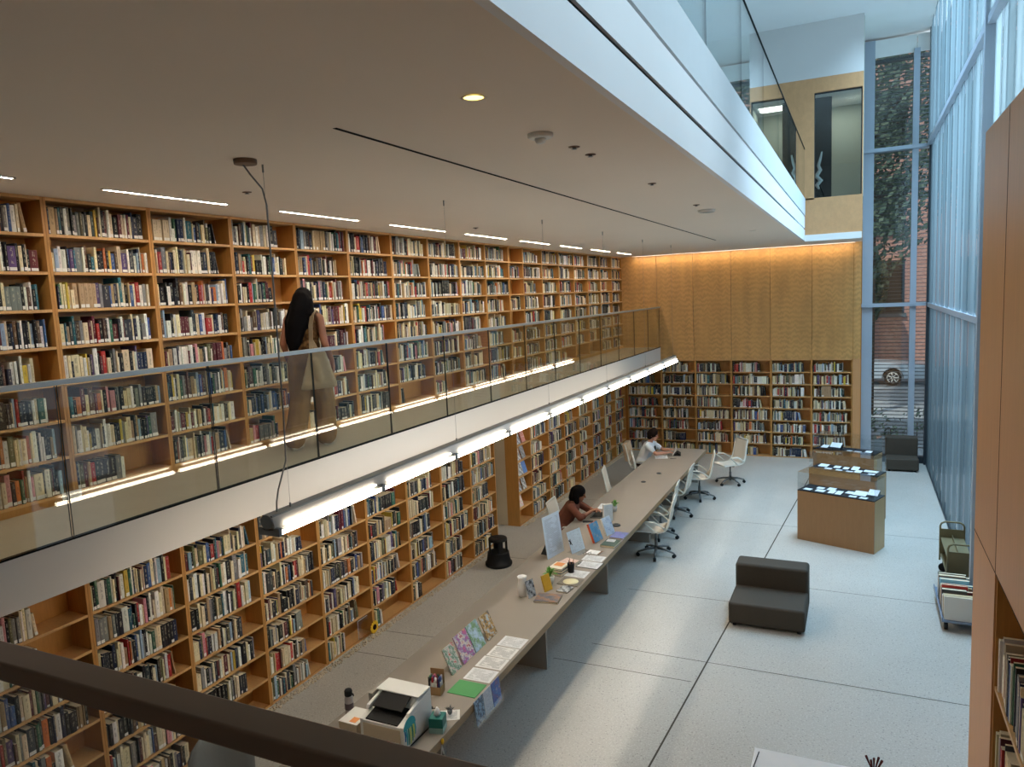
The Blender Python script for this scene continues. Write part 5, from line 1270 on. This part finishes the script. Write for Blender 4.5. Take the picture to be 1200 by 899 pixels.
b = MB(); b.box(-20, 25, 37.0, 41, -.3, -.02); struct('pavement_far', b, M['walk'])
t = thing('brick_building', 'red brick building across the street seen through the tall window', 'building', (0, 41, 0))
b = MB(); b.box(-12, 16, 0, 8, -.2, 17); obj('facade', b, M['brick'], t)
for x in (-2.2, .3, 4.2, 7.0):
    for z in (2.6, 6.6, 10.6):
        b = MB(); b.box(x, x + 1.7, -.05, .02, z, z + 2.6); f = obj('window', b, M['dark_frame'], t); b = MB(); b.box(x + .1, x + .8, -.07, -.05, z + .1, z + 2.5); b.box(x + .9, x + 1.6, -.07, -.05, z + .1, z + 2.5); obj('pane', b, M['rubber'], f)
        b = MB(); b.box(x - .1, x + 1.8, -.14, .0, z - .15, z); obj('window_sill', b, M['walk'], t)
# dark neighbour above
# trees
M['foliage'] = plain('street_foliage', S(84, 98, 82), .7, .3, var=.5, vs=2); M['bark'] = plain('tree_bark', S(74, 62, 52), .9, .1, var=.2, vs=8)
def tree(x, y, h, rad, seed, lab, z0=2.5):
    t = thing('street_tree', lab, 'tree', (x, y, -.1)); b = MB(); b.tube([(0, 0, 0), (.05, 0, h * .4), (-.1, .1, h * .8)], [.17, .13, .05], 10)
    q = random.Random(seed)
    for k in range(9):
        a = q.uniform(0, 6.28); zz = q.uniform(.35, .8) * h; b.tube([(0, 0, zz), (rad * .5 * math.cos(a), rad * .5 * math.sin(a), zz + .8), (rad * .9 * math.cos(a), rad * .9 * math.sin(a), zz + 1.3)], [.06, .035, .012], 6)
    obj('trunk', b, M['bark'], t); b = MB()
    for k in range(9000):
        while True:
            p = Vector((q.uniform(-1, 1), q.uniform(-1, 1), q.uniform(-1, 1)))
            if p.length < 1: break
        p = Vector((p.x * rad, p.y * rad, z0 + (p.z * .5 + .5) * (h - z0))); s = q.uniform(.08, .16); u = Vector((q.gauss(0, 1), q.gauss(0, 1), q.gauss(0, 1))).normalized(); w_ = u.orthogonal().normalized(); v_ = u.cross(w_)
        b.quad(p - w_ * s, p - v_ * s * .5, p + w_ * s, p + v_ * s * .5, uv=False)
    cr = obj('crown', b, M['foliage'], t); cr['kind'] = 'stuff'
tree(.3, 26.6, 15.5, 2.6, 3, 'leafy street tree close behind the tall window, left of the mullion', 4.3)
tree(4.9, 31.5, 15.5, 2.7, 8, 'leafy street tree farther back on the right of the tall window', 5.2)
tree(.1, 38.6, 6.0, 1.1, 5, 'small bushy tree in front of the brick house window', 2.2)
# hedge-like plants just outside
for i, (x, y, lab) in enumerate(((.75, 20.6, 'low leafy plant outside the tall window, behind the dark seat'), (1.42, 21.9, 'low leafy plant outside the window, right of the mullion'), (.25, 21.9, 'low leafy plant outside the window, by the left jamb'))):
    t = thing('planter_shrub', lab, 'plant', (x, y, -.02)); b = MB(); b.tube([(0, 0, 0), (0, 0, .5)], .012, 6); obj('stem', b, M['bark'], t); b = MB(); q = random.Random(i + 40)
    for k in range(90):
        p = Vector((q.gauss(0, .16), q.gauss(0, .16), .25 + abs(q.gauss(0, .28)))); s = q.uniform(.04, .08); u = Vector((q.gauss(0, 1), q.gauss(0, 1), q.gauss(0, 1))).normalized(); w_ = u.orthogonal().normalized(); v_ = u.cross(w_); b.quad(p - w_ * s, p - v_ * s * .5, p + w_ * s, p + v_ * s * .5, uv=False)
    obj('foliage', b, M['foliage'], t)
# parked car
t = thing('car', 'silver car parked across the street, one front wheel in view', 'car', (1.30, 34.3, -.14))
M['carpaint'] = plain('silver_car_paint', S(190, 204, 216), .25, .6, .3, .03)
side = [(-3.4, .32), (-3.45, .62), (-3.3, .88), (-2.6, .97), (-2.1, 1.36), (-1.9, 1.40), (-1.5, 1.36), (-1.0, .98), (.75, .90), (1.5, .82), (1.62, .62), (1.58, .30), (.42, .28)] + [(.40 * math.cos(a), .34 + .38 * math.sin(a)) for a in [PI * q / 10 for q in range(1, 10)]] + [(-.42, .26), (-2.2, .26)] + [(-2.64 + .40 * math.cos(a), .34 + .38 * math.sin(a)) for a in [PI * q / 10 for q in range(1, 10)]] + [(-3.06, .30)]
b = MB(); b.prism(side[::-1], 0, 1.7, 'y'); obj('body', b, M['carpaint'], t, bevel=.03)
b = MB(); b.prism([(-2.5, .99), (-2.08, 1.31), (-1.9, 1.35), (-1.55, 1.31), (-1.12, 1.0)][::-1], -.01, 1.71, 'y'); obj('window_band', b, M['rubber'], t)
b = MB(); b.prism([(1.15, .74), (1.58, .70), (1.59, .58), (1.2, .62)][::-1], -.012, .3, 'y'); obj('headlamp', b, M['white'], t)
for x in (0, -2.64):
    for y in (.02, 1.48):
        b = MB(); b.tube([(x, y, .33), (x, y + .2, .33)], .33, 28); wl = obj('wheel', b, M['rubber'], t)
        b = MB(); b.tube([(x, y - .004, .33), (x, y + .01, .33)], .225, 28); obj('rim_disc', b, M['dark_frame'], wl)
        b = MB()
        for k in range(7):
            a = 2 * PI * k / 7; b.tube([(x + .03 * math.cos(a), y - .012, .33 + .03 * math.sin(a)), (x + .215 * math.cos(a), y - .012, .33 + .215 * math.sin(a))], .02, 6)
        b.tube([(x + .215 * math.cos(2 * PI * k / 24), y - .01, .33 + .215 * math.sin(2 * PI * k / 24)) for k in range(25)], .014, 6, caps=False); obj('spokes', b, M['white'], wl)
# white ornament behind the upper glass
t = thing('wall_ornament', 'white curled ornament on the black column behind the upper glass', 'ornament', (-.80, 17.59, 6.02))
b = MB(); b.tube([(.05, 0, 1.0), (.02, -.01, .85), (-.02, 0, .72), (.02, -.01, .62), (-.06, -.01, .5), (.03, -.01, .4), (-.05, -.01, .3), (.0, -.01, .22)], [.015, .03, .035, .04, .05, .05, .045, .02], 8); obj('ribbon', b, M['white'], t)

# ------------------------------------------------------------------ light
def area(name, loc, rot, sx, sy, col, e):
    l = bpy.data.lights.new(name, 'AREA'); l.shape = 'RECTANGLE'; l.size = sx; l.size_y = sy; l.color = col; l.energy = e
    o = bpy.data.objects.new(name, l); C.objects.link(o); o.location = loc; o.rotation_euler = rot; return o
# daylight on the street side of the channel glass, plus added fills
area('gallery_room_fill', (-.5, 18.0, 8.13), (0, 0, 0), .9, .5, (1, .97, .9), 9)  # added fill, brightens the room behind the upper glass
area('daylight', (3.4, 15.0, 7.6), (0, PI / 2 - .2, 0), 8.0, 8.0, (.70, .86, 1.0), 1750)
rl = area('floor_fill_high', (.5, 13.4, 9.53), (0, 0, 0), 1.3, 6.5, (.46, .74, 1.0), 290); rl.data.spread = 1.7  # unseen fill under the closed ceiling, added to brighten the far floor
dn = area('daylight_fill_near', (5.0, 6.0, 6.4), (0, PI / 2, 0), 2.0, 11.0, (.88, .95, 1.0), 600); dn.data.spread = 1.0  # narrow daylight fill added outside to brighten the near bulkhead
w = bpy.data.worlds.new('sky'); bpy.context.scene.world = w; w.use_nodes = True
bg = w.node_tree.nodes['Background']; bg.inputs[0].default_value = (.72, .86, 1.0, 1); bg.inputs[1].default_value = .55
sun = bpy.data.lights.new('sun', 'SUN'); sun.energy = 2.2; sun.angle = .01; sun.color = (1, .93, .82)
so = bpy.data.objects.new('sun', sun); C.objects.link(so); so.rotation_euler = Vector((.3, .62, -.9)).to_track_quat('-Z', 'Y').to_euler()

sc = bpy.context.scene
sc.view_settings.view_transform = 'Standard'; sc.view_settings.look = 'None'; sc.view_settings.gamma = 1; sc.view_settings.use_curve_mapping = False
sc.view_settings.exposure = 0.38
sc.cycles.use_denoising = True; sc.cycles.max_bounces = 8; sc.cycles.diffuse_bounces = 5; sc.cycles.glossy_bounces = 4; sc.cycles.transparent_max_bounces = 24
sc.cycles.sample_clamp_indirect = 6; sc.cycles.caustics_reflective = False; sc.cycles.caustics_refractive = False
